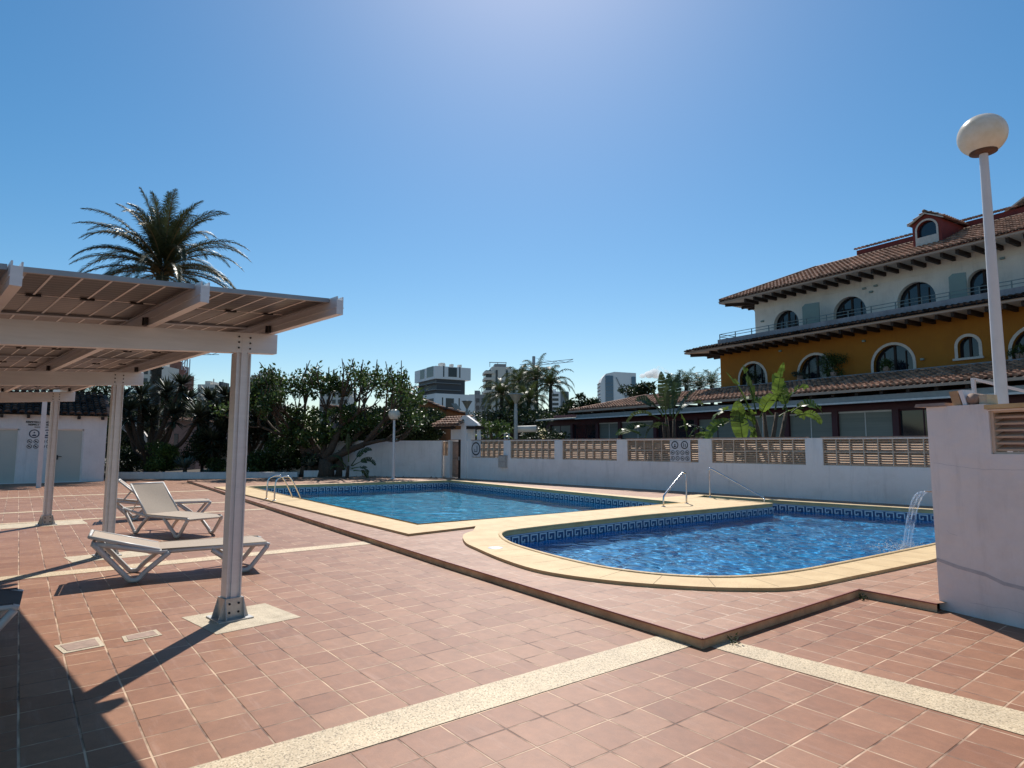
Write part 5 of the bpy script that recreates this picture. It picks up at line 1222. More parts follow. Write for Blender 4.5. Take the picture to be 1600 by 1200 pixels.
simple_tower("small cream flats above the sword-leaved trees", 309, 336, 602, 300, M['tcream'], rows=5, cols=3)
simple_tower("dark roof block beside the small cream flats", 336, 346, 603, 300, M['tdark'], rows=2, cols=1)
simple_tower("unfinished red brick tower behind the date palm trunk", 254, 271, 583, 220, M['tbrick'], rows=8, cols=3)
simple_tower("taller red brick core behind the date palm trunk", 250, 263, 568, 232, M['tbrick'], rows=5, cols=1)
simple_tower("grey unfinished flats left of the date palm trunk", 222, 242, 570, 200, M['tcream'], rows=8, cols=2)
simple_tower("pale rooftop building seen between the branches of the rubber tree", 500, 545, 608, 260, M['tcream'], rows=5, cols=5)
simple_tower("white rooftop block glimpsed right of the rubber tree", 620, 640, 612, 260, M['tcream'], rows=4, cols=2)
# cranes
def crane(label, px, D, ytop, jib):
    p = far(px, D); zt = hgt(ytop, D); t = T('tower_crane', label, 'crane', (p.x, p.y, 0), 0, 'tower cranes on the skyline'); r_ = Vector((rt.x, rt.y, 0)).normalized(); f_ = Vector((-r_.y, r_.x, 0))
    mb = MB(); s = D / 230.
    for i in (-1, 1):
        for j in (-1, 1): o = r_ * i * .9 * s + f_ * j * .9 * s; mb.bar(p + o, p + o + Vector((0, 0, zt)), .3 * s, .3 * s)
    n = int(zt / (2.2 * s))
    for k in range(n):
        z = k * 2.2 * s; d = 1 if k % 2 else -1; mb.bar(p + r_ * d * .9 * s + Vector((0, 0, z)) - f_ * .9 * s, p - r_ * d * .9 * s + Vector((0, 0, z + 2.2 * s)) - f_ * .9 * s, .18 * s, .18 * s)
    t.part('mast', mb, M['cranew'])
    mb = MB(); (xa, ya), (xb, yb) = jib; A0 = far(xa, D) + Vector((0, 0, hgt(ya, D))); B0 = far(xb, D) + Vector((0, 0, hgt(yb, D))); up_ = Vector((0, 0, .9 * s))
    for o in (Vector((0, 0, 0)), up_): mb.bar(A0 + o, B0 + o, .17 * s, .17 * s)
    m = int((B0 - A0).length / (2.6 * s))
    for k in range(m): q0 = A0.lerp(B0, k / m); q1 = A0.lerp(B0, (k + 1) / m); mb.bar(q0 + (up_ if k % 2 else Vector()), q1 + (Vector() if k % 2 else up_), .15 * s, .15 * s)
    t.part('jib', mb, M['crane'])
    mb = MB(); top = p + Vector((0, 0, zt)); mb.bar(top, top + Vector((0, 0, 4.5 * s)), .8 * s, .8 * s); mb.bar(top + Vector((0, 0, 4 * s)), A0.lerp(B0, .75), .08 * s, .08 * s); t.part('cab_and_tie', mb, M['crane'])
crane("pale lattice crane mast standing right of the date palm trunk", 289, 230, 562, ((283, 556), (340, 555)))
crane("dark crane with a long slightly raised jib above the drooping palms", 834, 330, 576, ((812, 574), (896, 565)))

def house(label, px0, px1, yt, D, m_, rise=.6, dep=8):
    a = far(px0, D); b_ = far(px1, D); W_ = (b_ - a).length; zt = hgt(yt, D); ang = math.atan2((b_ - a).y, (b_ - a).x)
    t = T('house', label, 'house', (0, 0, 0)); t.o.matrix_world = Matrix.Translation((a.x, a.y, 0)) @ Matrix.Rotation(ang, 4, 'Z')
    mb = MB(); mb.add([(0, 0, 0), (W_, 0, 0), (W_, 0, zt - rise), (W_ * .1, 0, zt), (0, 0, zt), (0, dep, 0), (W_, dep, 0), (W_, dep, zt - rise), (W_ * .1, dep, zt), (0, dep, zt)], [(0, 1, 2, 3, 4), (9, 8, 7, 6, 5), (1, 6, 7, 2), (0, 4, 9, 5)]); t.part('walls', mb, m_)
    mb = MB(); A = Vector((W_ * 1.02, 0, zt - rise)); d = Vector((-W_ * .95, 0, rise)); roof_tiles(mb, A + Vector((0, -.35, .02)), (0, 1, 0), d, dep, d.length, .26, .4); mb.cur = 1
    mb.quad(A + Vector((0, -.4, 0)), A + Vector((0, dep, 0)), A + d + Vector((0, dep, 0)), A + d + Vector((0, -.4, 0))); mb.box(-.2, W_ * .12, -.3, dep, zt - .02, zt + .12); t.part('roof', mb, [M['rtile'], M['under']])
    mb = MB(); mb.box(W_ * .3, W_ * .42, -.04, .03, zt - rise - 1.7, zt - rise - .7); t.part('window', mb, M['twin'])
    return t
house("orange rendered house with a sloping tile roof behind the dark hedge", 644, 700, 621, 46, M['orange'], 1.0)
house("low orange wing with a solar water heater beside the gate porch", 698, 725, 640, 42, M['orange'], .35)
house("pinkish house glimpsed through the branches of the rubber tree", 506, 575, 636, 48, M['pinkw'], .4)
house("pale pink garden house behind the round bush", 262, 312, 655, 41, M['pinkw'], .3)
mb = MB(); p = far(711, 42); r_ = Vector((rt.x, rt.y, 0)).normalized(); f_ = Vector((-r_.y, r_.x, 0)); z = hgt(641, 42); z2_ = hgt(631, 42)
mb.add([p - r_ * .25 + Vector((0, 0, z2_)), p + r_ * .1 + Vector((0, 0, z2_)), p + r_ * .45 + Vector((0, 0, z)), p + Vector((0, 0, z)), p - r_ * .25 + f_ * .1 + Vector((0, 0, z2_)), p + r_ * .1 + f_ * .1 + Vector((0, 0, z2_)), p + r_ * .45 + f_ * .1 + Vector((0, 0, z)), p + f_ * .1 + Vector((0, 0, z))], [(0, 1, 2, 3), (7, 6, 5, 4), (0, 4, 5, 1), (1, 5, 6, 2), (2, 6, 7, 3), (3, 7, 4, 0)])
solo('solar_water_panel', mb, M['bglass'], "tilted solar water panel on the low orange wing", 'panel', tuple(p + Vector((0, 0, z))))
# white garden slide behind the bath house
mb = MB(); D = 37; pts = [(196, 658, .9), (214, 672, .8), (228, 690, .75), (238, 702, .7)]
prv = None
for px, py, wd in pts:
    q = far(px, D) + Vector((0, 0, hgt(py, D)))
    if prv is not None: mb.bar(prv, q, .16, wd)
    prv = q
solo('white_sloping_wall', mb, M['plaster'], "white sloping slide-like wall seen between pergola post and date palm", 'wall', tuple(far(220, D)))

# ================================================================== PLANTS
UPV = Vector((0, 0, 1))
def frond(lf, rc, base, az, el, L_, droop, nl=30, ll=.45, lw=.035, hang=.4, r0=.03, rr=rnd, vee=.35):
    """one feather leaf: arching stalk and two rows of narrow leaflets"""
    d = Vector((math.cos(az) * math.cos(el), math.sin(az) * math.cos(el), math.sin(el))); p = Vector(base); pts = [p.copy()]; n = 12; st = L_ / n
    for i in range(n):
        d = (d - UPV * droop * (.35 + 1.3 * i / n) / n).normalized(); p = p + d * st; pts.append(p.copy())
    rc.tube(pts, [r0 * (1 - .85 * i / n) + .004 for i in range(n + 1)], 4, False)
    for k in range(nl):
        t = .10 + .90 * (k + rr.random() * .5) / nl; f = t * n; i = min(int(f), n - 1); q = pts[i].lerp(pts[i + 1], f - i); dd = (pts[i + 1] - pts[i]).normalized()
        side = dd.cross(UPV); side = side.normalized() if side.length > .05 else Vector((math.sin(az), -math.cos(az), 0)); nrm = side.cross(dd).normalized()
        l_ = ll * (math.sin(PI * min(1, .18 + .80 * t)) ** .6) * rr.uniform(.8, 1.1)
        for s in (-1, 1):
            v = (side * s * (1.0 - .45 * t) + dd * (.55 + .75 * t) + nrm * vee * rr.uniform(.4, 1.3)).normalized(); e = q + v * l_ * .55; v2 = (v - UPV * hang * rr.uniform(.6, 1.4)).normalized(); e2 = e + v2 * l_ * .45
            wv = (dd.cross(v)).cross(v).normalized() * lw * .5
            wv2 = dd * lw * .5
            lf.add([q - wv2, q + wv2, e + wv2 * .8, e - wv2 * .8, e2], [(0, 1, 2, 3), (3, 2, 4)])
def rosette(lf, c, r_, n, w_=.05, up_=.2, rr=rnd, low=-.55, bend=.35):
    c = Vector(c)
    for k in range(n):
        az = rr.uniform(0, 2 * PI); z = rr.uniform(low, 1) + up_; d = Vector((math.cos(az), math.sin(az), z)).normalized(); L_ = r_ * rr.uniform(.75, 1.1)
        s = d.cross(UPV); s = (s.normalized() if s.length > .1 else Vector((1, 0, 0))) * w_ * .5
        m1 = c + d * L_ * .35; m2 = c + d * L_ * .7 - UPV * bend * L_ * .10 * (1 - abs(d.z)); e = c + d * L_ - UPV * bend * L_ * .35 * (1 - abs(d.z))
        lf.add([c - s * .5, c + s * .5, m1 + s * 1.1, m1 - s * 1.1, m2 + s * .8, m2 - s * .8, e], [(0, 1, 2, 3), (3, 2, 4, 5), (5, 4, 6)])
def leaf(lf, p, s, rr, asp=.5, d=None):
    d = d or Vector((rr.gauss(0, 1), rr.gauss(0, 1), rr.gauss(0, 1) + .2)).normalized(); a = d.cross(Vector((rr.gauss(0, 1), rr.gauss(0, 1), rr.gauss(0, 1)))).normalized(); nn = d.cross(a)
    e = p + d * s; m_ = p + d * s * .45 - nn * s * .06
    lf.add([p, m_ + a * s * asp * .5, e, m_ - a * s * asp * .5], [(0, 1, 2), (0, 2, 3)])
def blob(lf, c, rad, n, s, rr, clumps=14, asp=.5):
    """crown volume filled with uneven clumps of leaf-sized faces"""
    c = Vector(c); cl = []
    for _ in range(clumps):
        v = Vector((rr.gauss(0, 1), rr.gauss(0, 1), rr.gauss(0, 1))).normalized() * rr.uniform(.45, .92); cl.append((c + Vector((v.x * rad[0], v.y * rad[1], v.z * rad[2])), rr.uniform(.22, .42)))
    for i in range(n):
        q, k = cl[rr.randrange(clumps)] if rr.random() < .8 else (c, .7)
        v = Vector((rr.gauss(0, 1), rr.gauss(0, 1), rr.gauss(0, 1))).normalized() * rr.random() ** .4
        leaf(lf, q + Vector((v.x * rad[0], v.y * rad[1], v.z * rad[2])) * k, s * rr.uniform(.6, 1.3), rr, asp)
def P3(px, py, D): return far(px, D) + Vector((0, 0, hgt(py, D)))

# the tall date palm
D = 37; base = far(244, D); top = Vector((base.x, base.y, hgt(416, D)))
dp = T('date_palm', "tall date palm with a big feathery crown rising over the solar roof", 'palm tree', tuple(base)); rr = random.Random(11)
mb = MB(); pts = [base + (top - base) * (i / 14) + Vector((rr.uniform(-.02, .02), rr.uniform(-.02, .02), 0)) for i in range(15)]; mb.tube(pts, [.42, .34, .30] + [.27] * 9 + [.30, .36, .30], 12)
for i in range(90):
    t = i / 90; q = base.lerp(top, t); a = i * 2.4; d = Vector((math.cos(a), math.sin(a), 0)); mb.bar(q + d * .24, q + d * .34 + UPV * .10, .13, .05)
dp.part('trunk', mb, M['palmbark'])
lf, rc = MB(), MB()
for i in range(70):
    az = i * 2.39996 + rr.uniform(-.2, .2); t = (i + .5) / 70; el = R(86 - 92 * t ** .9 + rr.uniform(-8, 8)); L_ = rr.uniform(4.6, 5.4) * (1 if t > .15 else .8)
    frond(lf, rc, top + Vector((math.cos(az) * .2, math.sin(az) * .2, .5 - .9 * t)), az, el, L_, rr.uniform(1.15, 2.0), 66, .80, .058, .7, .045, rr, .2)
dp.part('crown', lf, M['palmleaf']); dp.part('frond_stalks', rc, M['rachis'])
mb = MB()
for i in range(60):
    a = rr.uniform(0, 2 * PI); q = top + Vector((math.cos(a) * .25, math.sin(a) * .25, rr.uniform(-.6, .3))); mb.bar(q, q + Vector((math.cos(a) * .4, math.sin(a) * .4, rr.uniform(.1, .5))), .08, .04)
dp.part('cut_frond_bases', mb, M['rachis'])

# dragon trees
def limb_tree(name, label, cat, basepx, D, ends, mat_leaf, r_m, nb, w_, r0=.16, seed=1, group=None, dj=1.6):
    rr = random.Random(seed); b0 = far(basepx, D); t = T(name, label, cat, tuple(b0), 0, group); tr, lf = MB(), MB()
    for px, py, rp in ends:
        e = P3(px, py, D + rr.uniform(-dj, dj)); m1 = b0.lerp(e, .25) + Vector((0, 0, .15)); m1.x = b0.x + (e.x - b0.x) * .12; m1.y = b0.y + (e.y - b0.y) * .12; m2 = b0.lerp(e, .62) + Vector((rr.uniform(-.2, .2), rr.uniform(-.2, .2), -.25))
        tr.tube(catm3([b0 + Vector((rr.uniform(-.12, .12), rr.uniform(-.12, .12), -.05)), m1, m2, e], 4), [r0 * (1 - .5 * k / 12) for k in range(13)], 7)
        rad = rp / FPX * D * 1.25
        rosette(lf, e + Vector((0, 0, .05)), rad, nb, w_, .25, rr)
        rosette(lf, e - Vector((0, 0, .35)), rad * .9, nb // 2, w_, -.2, rr)
    t.part('trunk', tr, M['bark']); t.part('crown', lf, mat_leaf); return t
limb_tree('dragon_tree', "many-branched dragon tree around the date palm trunk", 'tree', 238, 34.6, [(205, 645, 26), (222, 620, 26), (262, 616, 27), (284, 604, 22), (292, 630, 28), (312, 652, 27), (190, 626, 22), (240, 655, 24), (208, 668, 20), (275, 650, 24), (226, 640, 24)], M['yucca'], 1, 130, .085, .17, 21)
limb_tree('dragon_tree', "dragon tree with pale sword leaves left of the nearest pergola post", 'tree', 345, 34.4, [(330, 628, 27), (345, 652, 30), (322, 662, 26), (355, 622, 20), (352, 676, 24), (336, 690, 22), (362, 645, 22)], M['yucca'], 1, 150, .10, .13, 22)
limb_tree('dragon_tree', "dark dragon tree between the nearest pergola post and the rubber tree", 'tree', 400, 35.0, [(395, 612, 22), (410, 628, 22), (388, 640, 22), (420, 645, 24), (402, 662, 24), (432, 625, 18), (392, 680, 20), (420, 678, 20)], M['yucca'], 1, 150, .065, .13, 23)
limb_tree('dragon_tree', "spiky dragon tree peeping over the bath house roof", 'tree', 150, 42, [(148, 606, 20), (128, 615, 18), (168, 618, 20), (100, 616, 18), (70, 612, 18), (40, 614, 18), (12, 612, 18)], M['yucca'], 1, 90, .06, .13, 24)

# pruned rubber tree
D = 32.6; b0 = far(506, D); rt_ = T('pruned_rubber_tree', "broad rubber tree with hard-pruned bare branches and sparse green leaves", 'tree', tuple(b0)); rr = random.Random(5)
tr, lf = MB(), MB(); tips = []
rv = Vector((rt.x, rt.y, 0)).normalized(); fv = Vector((-rv.y, rv.x, 0))
def grow(p, d, L_, r_, lvl):
    n = 3; pts = [p.copy()]; q = p.copy()
    for i in range(n):
        d = (d + Vector((rr.gauss(0, .12), rr.gauss(0, .12), rr.gauss(.05 if lvl < 2 else .10, .08)))).normalized(); q = q + d * (L_ / n); pts.append(q.copy())
    r1 = r_ * (.72 if lvl < 3 else .62); tr.tube(pts, [r_ + (r1 - r_) * i / n for i in range(n + 1)], 7 if lvl < 2 else 5)
    if lvl >= 4 or q.z > 5.0: tips.append((q, d)); return
    k = {0: 3, 1: 3, 2: 2, 3: 2}[lvl]
    for i in range(k):
        a = 2 * PI * (i + rr.random() * .7) / k; sp = rr.uniform(.38, .72) if lvl < 2 else rr.uniform(.30, .55)
        x = d.cross(UPV + Vector((.01, .02, 0))).normalized(); y = d.cross(x); nd = (d * math.cos(sp) + (x * math.cos(a) + y * math.sin(a)) * math.sin(sp)).normalized()
        nd = (nd + UPV * (.10 if lvl < 2 else .35)).normalized(); grow(q, nd, L_ * rr.uniform(.62, .85), r1 * rr.uniform(.62, .8), lvl + 1)
for (ax, el, L_, r_, off) in ((-.95, 28, 1.7, .17, -.5), (-.45, 52, 1.5, .17, -.25), (.05, 70, 1.5, .16, 0), (.45, 42, 1.9, .22, .2), (.95, 30, 2.1, .21, .4), (-.75, 55, 1.3, .14, -.9), (1.0, 48, 1.9, .16, .9)):
    e_ = R(el); d = (rv * ax * math.cos(e_) + fv * rr.uniform(-.6, .6) * math.cos(e_) + UPV * math.sin(e_)).normalized(); s0 = b0 + rv * off + fv * rr.uniform(-.3, .3); q = s0 + Vector((0, 0, rr.uniform(.9, 1.3)))
    tr.tube([s0 - UPV * .1, s0.lerp(q, .5) + rv * .05, q], [r_ * 1.9, r_ * 1.5, r_ * 1.1], 9); grow(q, d, L_, r_, 0)
for q, d in tips:
    if q.z > 3.6:
        for _ in range(rr.randrange(0, 2)):
            v = (d + Vector((rr.gauss(0, .25), rr.gauss(0, .25), .7))).normalized(); l_ = rr.uniform(.35, .8); tr.tube([q, q + v * l_ * .5 + Vector((0, 0, .02)), q + v * l_], [.030, .026, .018], 5)
    if rr.random() < .85:
        for _ in range(rr.randrange(14, 38)):
            v = Vector((rr.gauss(0, .20), rr.gauss(0, .20), rr.gauss(-.04, .20))); leaf(lf, q + v, rr.uniform(.14, .26), rr, .5)
rt_.part('trunk_and_branches', tr, M['bark'])
for _ in range(64):
    q, d = tips[rr.randrange(len(tips))]; blob(lf, q - Vector((0, 0, rr.uniform(.1, .6))), (.38, .38, .32), 60, .2, rr, 5)
for c_, n_ in (((-1.9, 2.3), 600), ((-1.2, 2.0), 700), ((.2, 2.1), 700), ((1.3, 2.4), 600), ((2.6, 2.9), 700), ((-.4, 3.0), 500), ((1.4, 3.3), 450), ((-1.4, 3.3), 450)): blob(lf, b0 + rv * c_[0] + Vector((0, 0, c_[1])), (.9, .8, .6), n_, .2, rr)
rt_.part('leaves', lf, M['leaf_f'])

def shrub(label, px, py, D, rx, rz, n, s, m_, seed, name='bush', cat='bush', stem=True, ry=None, clumps=16, group=None, asp=.5):
    rr = random.Random(seed); c = P3(px, py, D); t = T(name, label, cat, (c.x, c.y, 0), 0, group); lf = MB(); blob(lf, c, (rx, ry or rx, rz), n, s, rr, clumps, asp); t.part('foliage', lf, m_)
    mb = MB(); mb.tube([(c.x, c.y, 0), (c.x + .05, c.y, c.z * .6), (c.x, c.y, c.z)], [.09, .07, .03], 6)
    for k in range(5): a = k * 1.3; mb.tube([(c.x, c.y, c.z * .3), (c.x + math.cos(a) * rx * .5, c.y + math.sin(a) * rx * .5, c.z + rz * .3)], [.04, .015], 5)
    t.part('stem', mb, M['bark']); return t
shrub("round light green bush in front of the date palm", 262, 716, 33.6, 1.15, .95, 5200, .13, M['leaf_l'], 31)
shrub("dark bush between the round light bush and the pergola post", 322, 700, 34.3, 1.3, 1.3, 5200, .15, M['leaf'], 32)
shrub("low green bush right behind the foot of the pergola post", 345, 730, 33.2, .75, .55, 1800, .13, M['leaf_f'], 33)
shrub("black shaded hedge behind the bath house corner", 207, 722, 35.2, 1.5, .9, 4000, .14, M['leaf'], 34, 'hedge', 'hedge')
shrub("leafy green bush right of the pergola post behind the ladder", 418, 718, 33.4, 1.0, .9, 3800, .16, M['leaf_f'], 35)
shrub("dark leafy bush below the left side of the rubber tree", 455, 712, 33.8, 1.3, 1.15, 4600, .17, M['leaf'], 36)
shrub("dark undergrowth directly around the rubber tree trunk", 505, 722, 33.6, 1.5, .75, 4200, .17, M['leaf'], 37)
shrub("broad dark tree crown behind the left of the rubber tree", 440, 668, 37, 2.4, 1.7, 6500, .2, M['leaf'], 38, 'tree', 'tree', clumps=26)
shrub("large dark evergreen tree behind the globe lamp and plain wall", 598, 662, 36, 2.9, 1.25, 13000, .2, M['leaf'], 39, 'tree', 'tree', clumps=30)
shrub("dark hedge in front of the orange house", 655, 674, 35, 1.6, 1.35, 6500, .17, M['leaf'], 40, 'hedge', 'hedge')
shrub("sunlit bushy tree left of the orange house", 630, 648, 40, 1.7, 1.3, 4500, .2, M['leaf_f'], 41, 'tree', 'tree')
shrub("rounded dark tree between the far slab block and the restaurant roof", 902, 636, 55, 1.9, 1.1, 3600, .26, M['leaf'], 42, 'tree', 'tree')
shrub("low dark trees behind the gate porch and the palms", 830, 655, 60, 6.5, 1.1, 5500, .3, M['leaf'], 43, 'tree', 'tree', clumps=30)
shrub("olive flowering bush beside the single strelitzia at the gate", 768, 670, 32.5, 1.1, .45, 1400, .16, M['leaf_f'], 44)
shrub("dark tree left of the ochre hotel behind the restaurant roof", 995, 612, 52, 1.5, .9, 2400, .24, M['leaf'], 45, 'tree', 'tree')
shrub("dark garden trees far behind the bath house and date palm", 180, 655, 46, 8.5, 2.6, 17000, .34, M['leaf'], 46, 'tree', 'tree', clumps=40)
rr = random.Random(77); lf = MB()
for i in range(70):
    px = -120 + i * 17 + rr.uniform(-8, 8); Dd = rr.uniform(80, 105); c = far(px, Dd); blob(lf, c + Vector((0, 0, rr.uniform(1.2, 2.0))), (2.6, 2.6, rr.uniform(1.6, 2.6)), 240, .55, rr, 6, .7)
for i in range(26):
    px = 60 + i * 22 + rr.uniform(-8, 8); Dd = rr.uniform(42, 52); c = far(px, Dd); blob(lf, c + Vector((0, 0, rr.uniform(.9, 1.5))), (1.5, 1.5, rr.uniform(1.0, 1.6)), 260, .3, rr, 6, .7)
tag(solo('distant_trees', lf, M['leaf'], "dark band of far-off trees and gardens along the horizon", 'trees'), kind='stuff')
shrub("dark clipped hedge between the rolled awning and the restaurant", 846, 682, 46, 2.2, .9, 2600, .22, M['leaf'], 47, 'hedge', 'hedge')
shrub("dark shrubs filling the gap right of the rubber tree trunk", 556, 690, 34.2, 1.6, .9, 4200, .17, M['leaf'], 48)
# agaves
def agave(label, px, py, D, r_, seed):
    c = P3(px, py, D); rr = random.Random(seed); t = T('agave', label, 'agave', (c.x, c.y, 0), 0, 'rosette plants along the planter'); lf = MB(); rosette(lf, (c.x, c.y, max(.15, c.z - r_ * .3)), r_, 85, .09, .45, rr, -.3, .25); t.part('leaves', lf, M['agave'])
    mb = MB(); mb.tube([(c.x, c.y, 0), (c.x, c.y, c.z)], [.12, .08], 7); t.part('stem', mb, M['bark'])
agave("blue-green agave rosette in front of the round light bush", 296, 725, 32.7, .85, 51)
agave("small grey agave rosette below the rubber tree beside the ladder", 488, 724, 32.2, .55, 52)
agave("agave rosette at the right foot of the round bush by the pergola post", 330, 738, 32.5, .45, 53)

# strelitzias
def paddle(lf, st, base, az, el, pet, bl, bw, droop, rr, tear=.5):
    d = Vector((math.cos(az) * math.cos(el), math.sin(az) * math.cos(el), math.sin(el))); p = Vector(base); pts = [p.copy()]
    for i in range(5): d = (d - UPV * droop * .06).normalized(); p = p + d * pet / 5; pts.append(p.copy())
    st.tube(pts, [.035, .03, .026, .022, .02, .018], 6, False); n = 12; mid = [p.copy()]; dirs = [d.copy()]
    for i in range(n): d = (d - UPV * droop * (.09 + .02 * i)).normalized(); p = p + d * bl / n; mid.append(p.copy()); dirs.append(d.copy())
    roll = rr.uniform(-.9, .9); s0 = dirs[0].cross(UPV); s0 = s0.normalized() if s0.length > .05 else Vector((1, 0, 0))
    wd = lambda t: bw * .5 * (math.sin(PI * min(1, t * .93 + .07)) ** .55) * (1 - .25 * t)
    for sgn in (-1, 1):
        off = 0
        for i in range(n):
            a0, a1 = mid[i], mid[i + 1]; dd = dirs[i]; s_ = (s0 - dd * s0.dot(dd)).normalized(); nn = s_.cross(dd); s_ = (s_ * math.cos(roll) + nn * math.sin(roll)); nn = s_.cross(dd)
            if rr.random() < tear: off = rr.uniform(-.35, .25)
            v = (s_ * sgn * math.cos(off + .25) + nn * math.sin(off + .25) - UPV * max(0, -off) * .6 + dd * .25).normalized()
            g = .06 if off else 0; w0, w1 = wd(i / n), wd((i + 1) / n); b0_ = a0 + (a1 - a0) * g
            lf.add([b0_, a1, a1 + v * w1, b0_ + v * w0], [(0, 1, 2, 3)])
    st.tube(mid, [.016 * (1 - .8 * i / n) for i in range(n + 1)], 5, False)
def strelitzia(label, px, D, leaves, stems, m_, seed, sc_=1.45):
    rr = random.Random(seed); b0 = far(px, D); t = T('strelitzia', label, 'strelitzia', (b0.x, b0.y, 0), 0, 'giant strelitzias behind the garden wall'); lf, st, tk = MB(), MB(), MB()
    for (sx, sz) in stems:
        e = far(sx, D + rr.uniform(-.3, .3)) + Vector((0, 0, hgt(sz, D))); tk.tube([b0 + rv * rr.uniform(-.25, .25), b0.lerp(e, .5) + Vector((rr.uniform(-.1, .1), 0, 0)), e], [.10, .085, .06], 7)
    for (bx, by, ang, pet, bl, bw, dr, dep) in leaves:
        bl *= sc_; bw *= sc_     # ang: lean in the picture plane from vertical, degrees
        b_ = far(bx, D + rr.uniform(-.2, .2)) + Vector((0, 0, hgt(by, D))); a = R(ang); d = rv * math.sin(a) + UPV * math.cos(a) + fv * dep; d.normalize()
        paddle(lf, st, b_, math.atan2(d.y, d.x), math.asin(max(-1, min(1, d.z))), pet, bl, bw, dr, rr)
    t.part('leaves', lf, m_); t.part('leaf_stalks', st, M['leaf_l']); t.part('stems', tk, M['bark']); return t
strelitzia("dark clump of strelitzia with tall upright leaves, left of the two behind the rules sign", 1045, 24.6,
           [(1040, 655, -6, .35, 1.05, .34, .1, -.1), (1050, 652, 10, .45, .95, .34, .15, .1), (1046, 650, 2, .3, 1.0, .30, .1, .2), (1035, 650, -38, .3, .85, .36, .5, -.3), (1030, 655, -55, .35, .8, .34, .8, .1), (1055, 650, 38, .3, .8, .34, .6, .2),
            (1042, 665, -70, .3, .75, .3, .9, -.4), (1050, 660, 22, .35, .9, .32, .3, -.3), (1036, 645, -20, .3, .95, .34, .3, .3), (1060, 668, 60, .25, .7, .28, .9, -.2), (1028, 668, -75, .5, .7, .26, .5, 0)], [(1040, 652), (1052, 655), (1035, 660)], M['banana_d'], 61)
strelitzia("small strelitzia with drooping low leaves behind the rules sign", 1080, 24.0, [(1075, 682, 30, .15, .6, .22, .9, 0), (1078, 682, 60, .15, .65, .2, .8, .1), (1072, 682, -10, .2, .5, .2, .3, 0), (1085, 683, 75, .1, .6, .2, .7, -.1), (1000, 680, -55, .15, .55, .2, .6, 0), (998, 676, -70, .4, .4, .2, .6, 0)], [(1078, 680)], M['banana'], 62)
strelitzia("bright sunlit clump of strelitzia with torn leaves in front of the ochre hotel", 1196, 22.0,
           [(1172, 650, -22, .3, 1.1, .42, .35, -.2), (1180, 645, -8, .4, .95, .42, .25, .1), (1170, 655, -48, .35, .9, .34, .8, -.1), (1210, 640, 6, .3, .95, .42, .3, -.1), (1222, 640, 26, .25, .8, .40, .6, .1), (1235, 645, 44, .3, .7, .36, .9, 0),
            (1205, 648, -30, .3, .8, .34, .7, .3), (1160, 660, -75, .5, .8, .32, .9, 0), (1186, 652, 12, .2, .8, .38, .6, -.4), (1216, 650, 55, .4, .6, .28, .8, .3), (1176, 668, -12, .1, .75, .34, .8, -.2), (1228, 642, -6, .25, .85, .36, .4, .2), (1240, 650, 65, .3, .5, .26, .9, -.2)],
           [(1178, 655), (1192, 645), (1212, 645), (1226, 645)], M['banana'], 63)
strelitzia("single broad upright strelitzia leaf just above the block wall left of the bright clump", 1157, 21.9, [(1158, 690, -8, .08, .95, .50, .12, -.1), (1185, 690, -25, .1, .4, .2, .3, 0), (1170, 692, 15, .1, .3, .2, .3, 0)], [(1158, 692)], M['banana'], 64)
strelitzia("small yellow-green strelitzia beside the gate porch", 766, 31.0, [(766, 690, -3, .1, 1.05, .42, .1, 0), (770, 690, 35, .2, .85, .3, .6, 0), (764, 690, -40, .25, .6, .26, .7, .1), (775, 690, 50, .3, .8, .3, .8, -.1)], [(766, 690)], M['banana'], 65, 1.0)
strelitzia("dark strelitzia growing in front of the plain wall beside the rubber tree", 547, 31.2, [(548, 722, -2, .5, .85, .32, .1, 0), (552, 728, 30, .5, .8, .36, .6, 0), (554, 728, 55, .45, .75, .4, .7, .1), (553, 732, 70, .4, .55, .34, .9, -.1), (545, 730, -35, .4, .6, .28, .6, 0), (556, 735, 85, .35, .5, .3, .9, 0), (543, 733, -60, .3, .5, .25, .7, 0)], [(548, 728)], M['banana_d'], 66, 1.1)

# drooping queen palms behind the gate
def queen(label, px, py, D, L_, n, seed):
    rr = random.Random(seed); b0 = far(px, D); top = P3(px, py, D); t = T('queen_palm', label, 'palm tree', tuple(b0), 0, 'drooping palms behind the gate'); mb = MB(); mb.tube([b0, b0.lerp(top, .5), top], [.26, .22, .17], 9); t.part('trunk', mb, M['palmbark'])
    lf, rc = MB(), MB()
    for i in range(n): az = i * 2.4 + rr.uniform(-.3, .3); tt = (i + .5) / n; frond(lf, rc, top, az, R(78 - 88 * tt), L_ * rr.uniform(.85, 1.1), rr.uniform(1.9, 2.9), 30, .75, .07, 1.5, .04, rr, .1)
    t.part('crown', lf, M['queenleaf']); t.part('frond_stalks', rc, M['rachis'])
for k, (px, py, D, L_, n) in enumerate([(784, 618, 62, 3.0, 26), (838, 592, 66, 3.2, 26), (860, 602, 64, 3.2, 26), (812, 598, 70, 3.0, 24), (800, 640, 60, 2.4, 20), (826, 628, 60, 2.6, 20)]):
    queen(["leftmost drooping palm, above the block wall", "tallest drooping palm under the dark crane", "rightmost drooping palm with long hanging fronds", "drooping palm in front of the cream tower", "low drooping palm by the nearer cup lamp", "short drooping palm in the middle of its group"][k], px, py, D, L_, n, 70 + k)
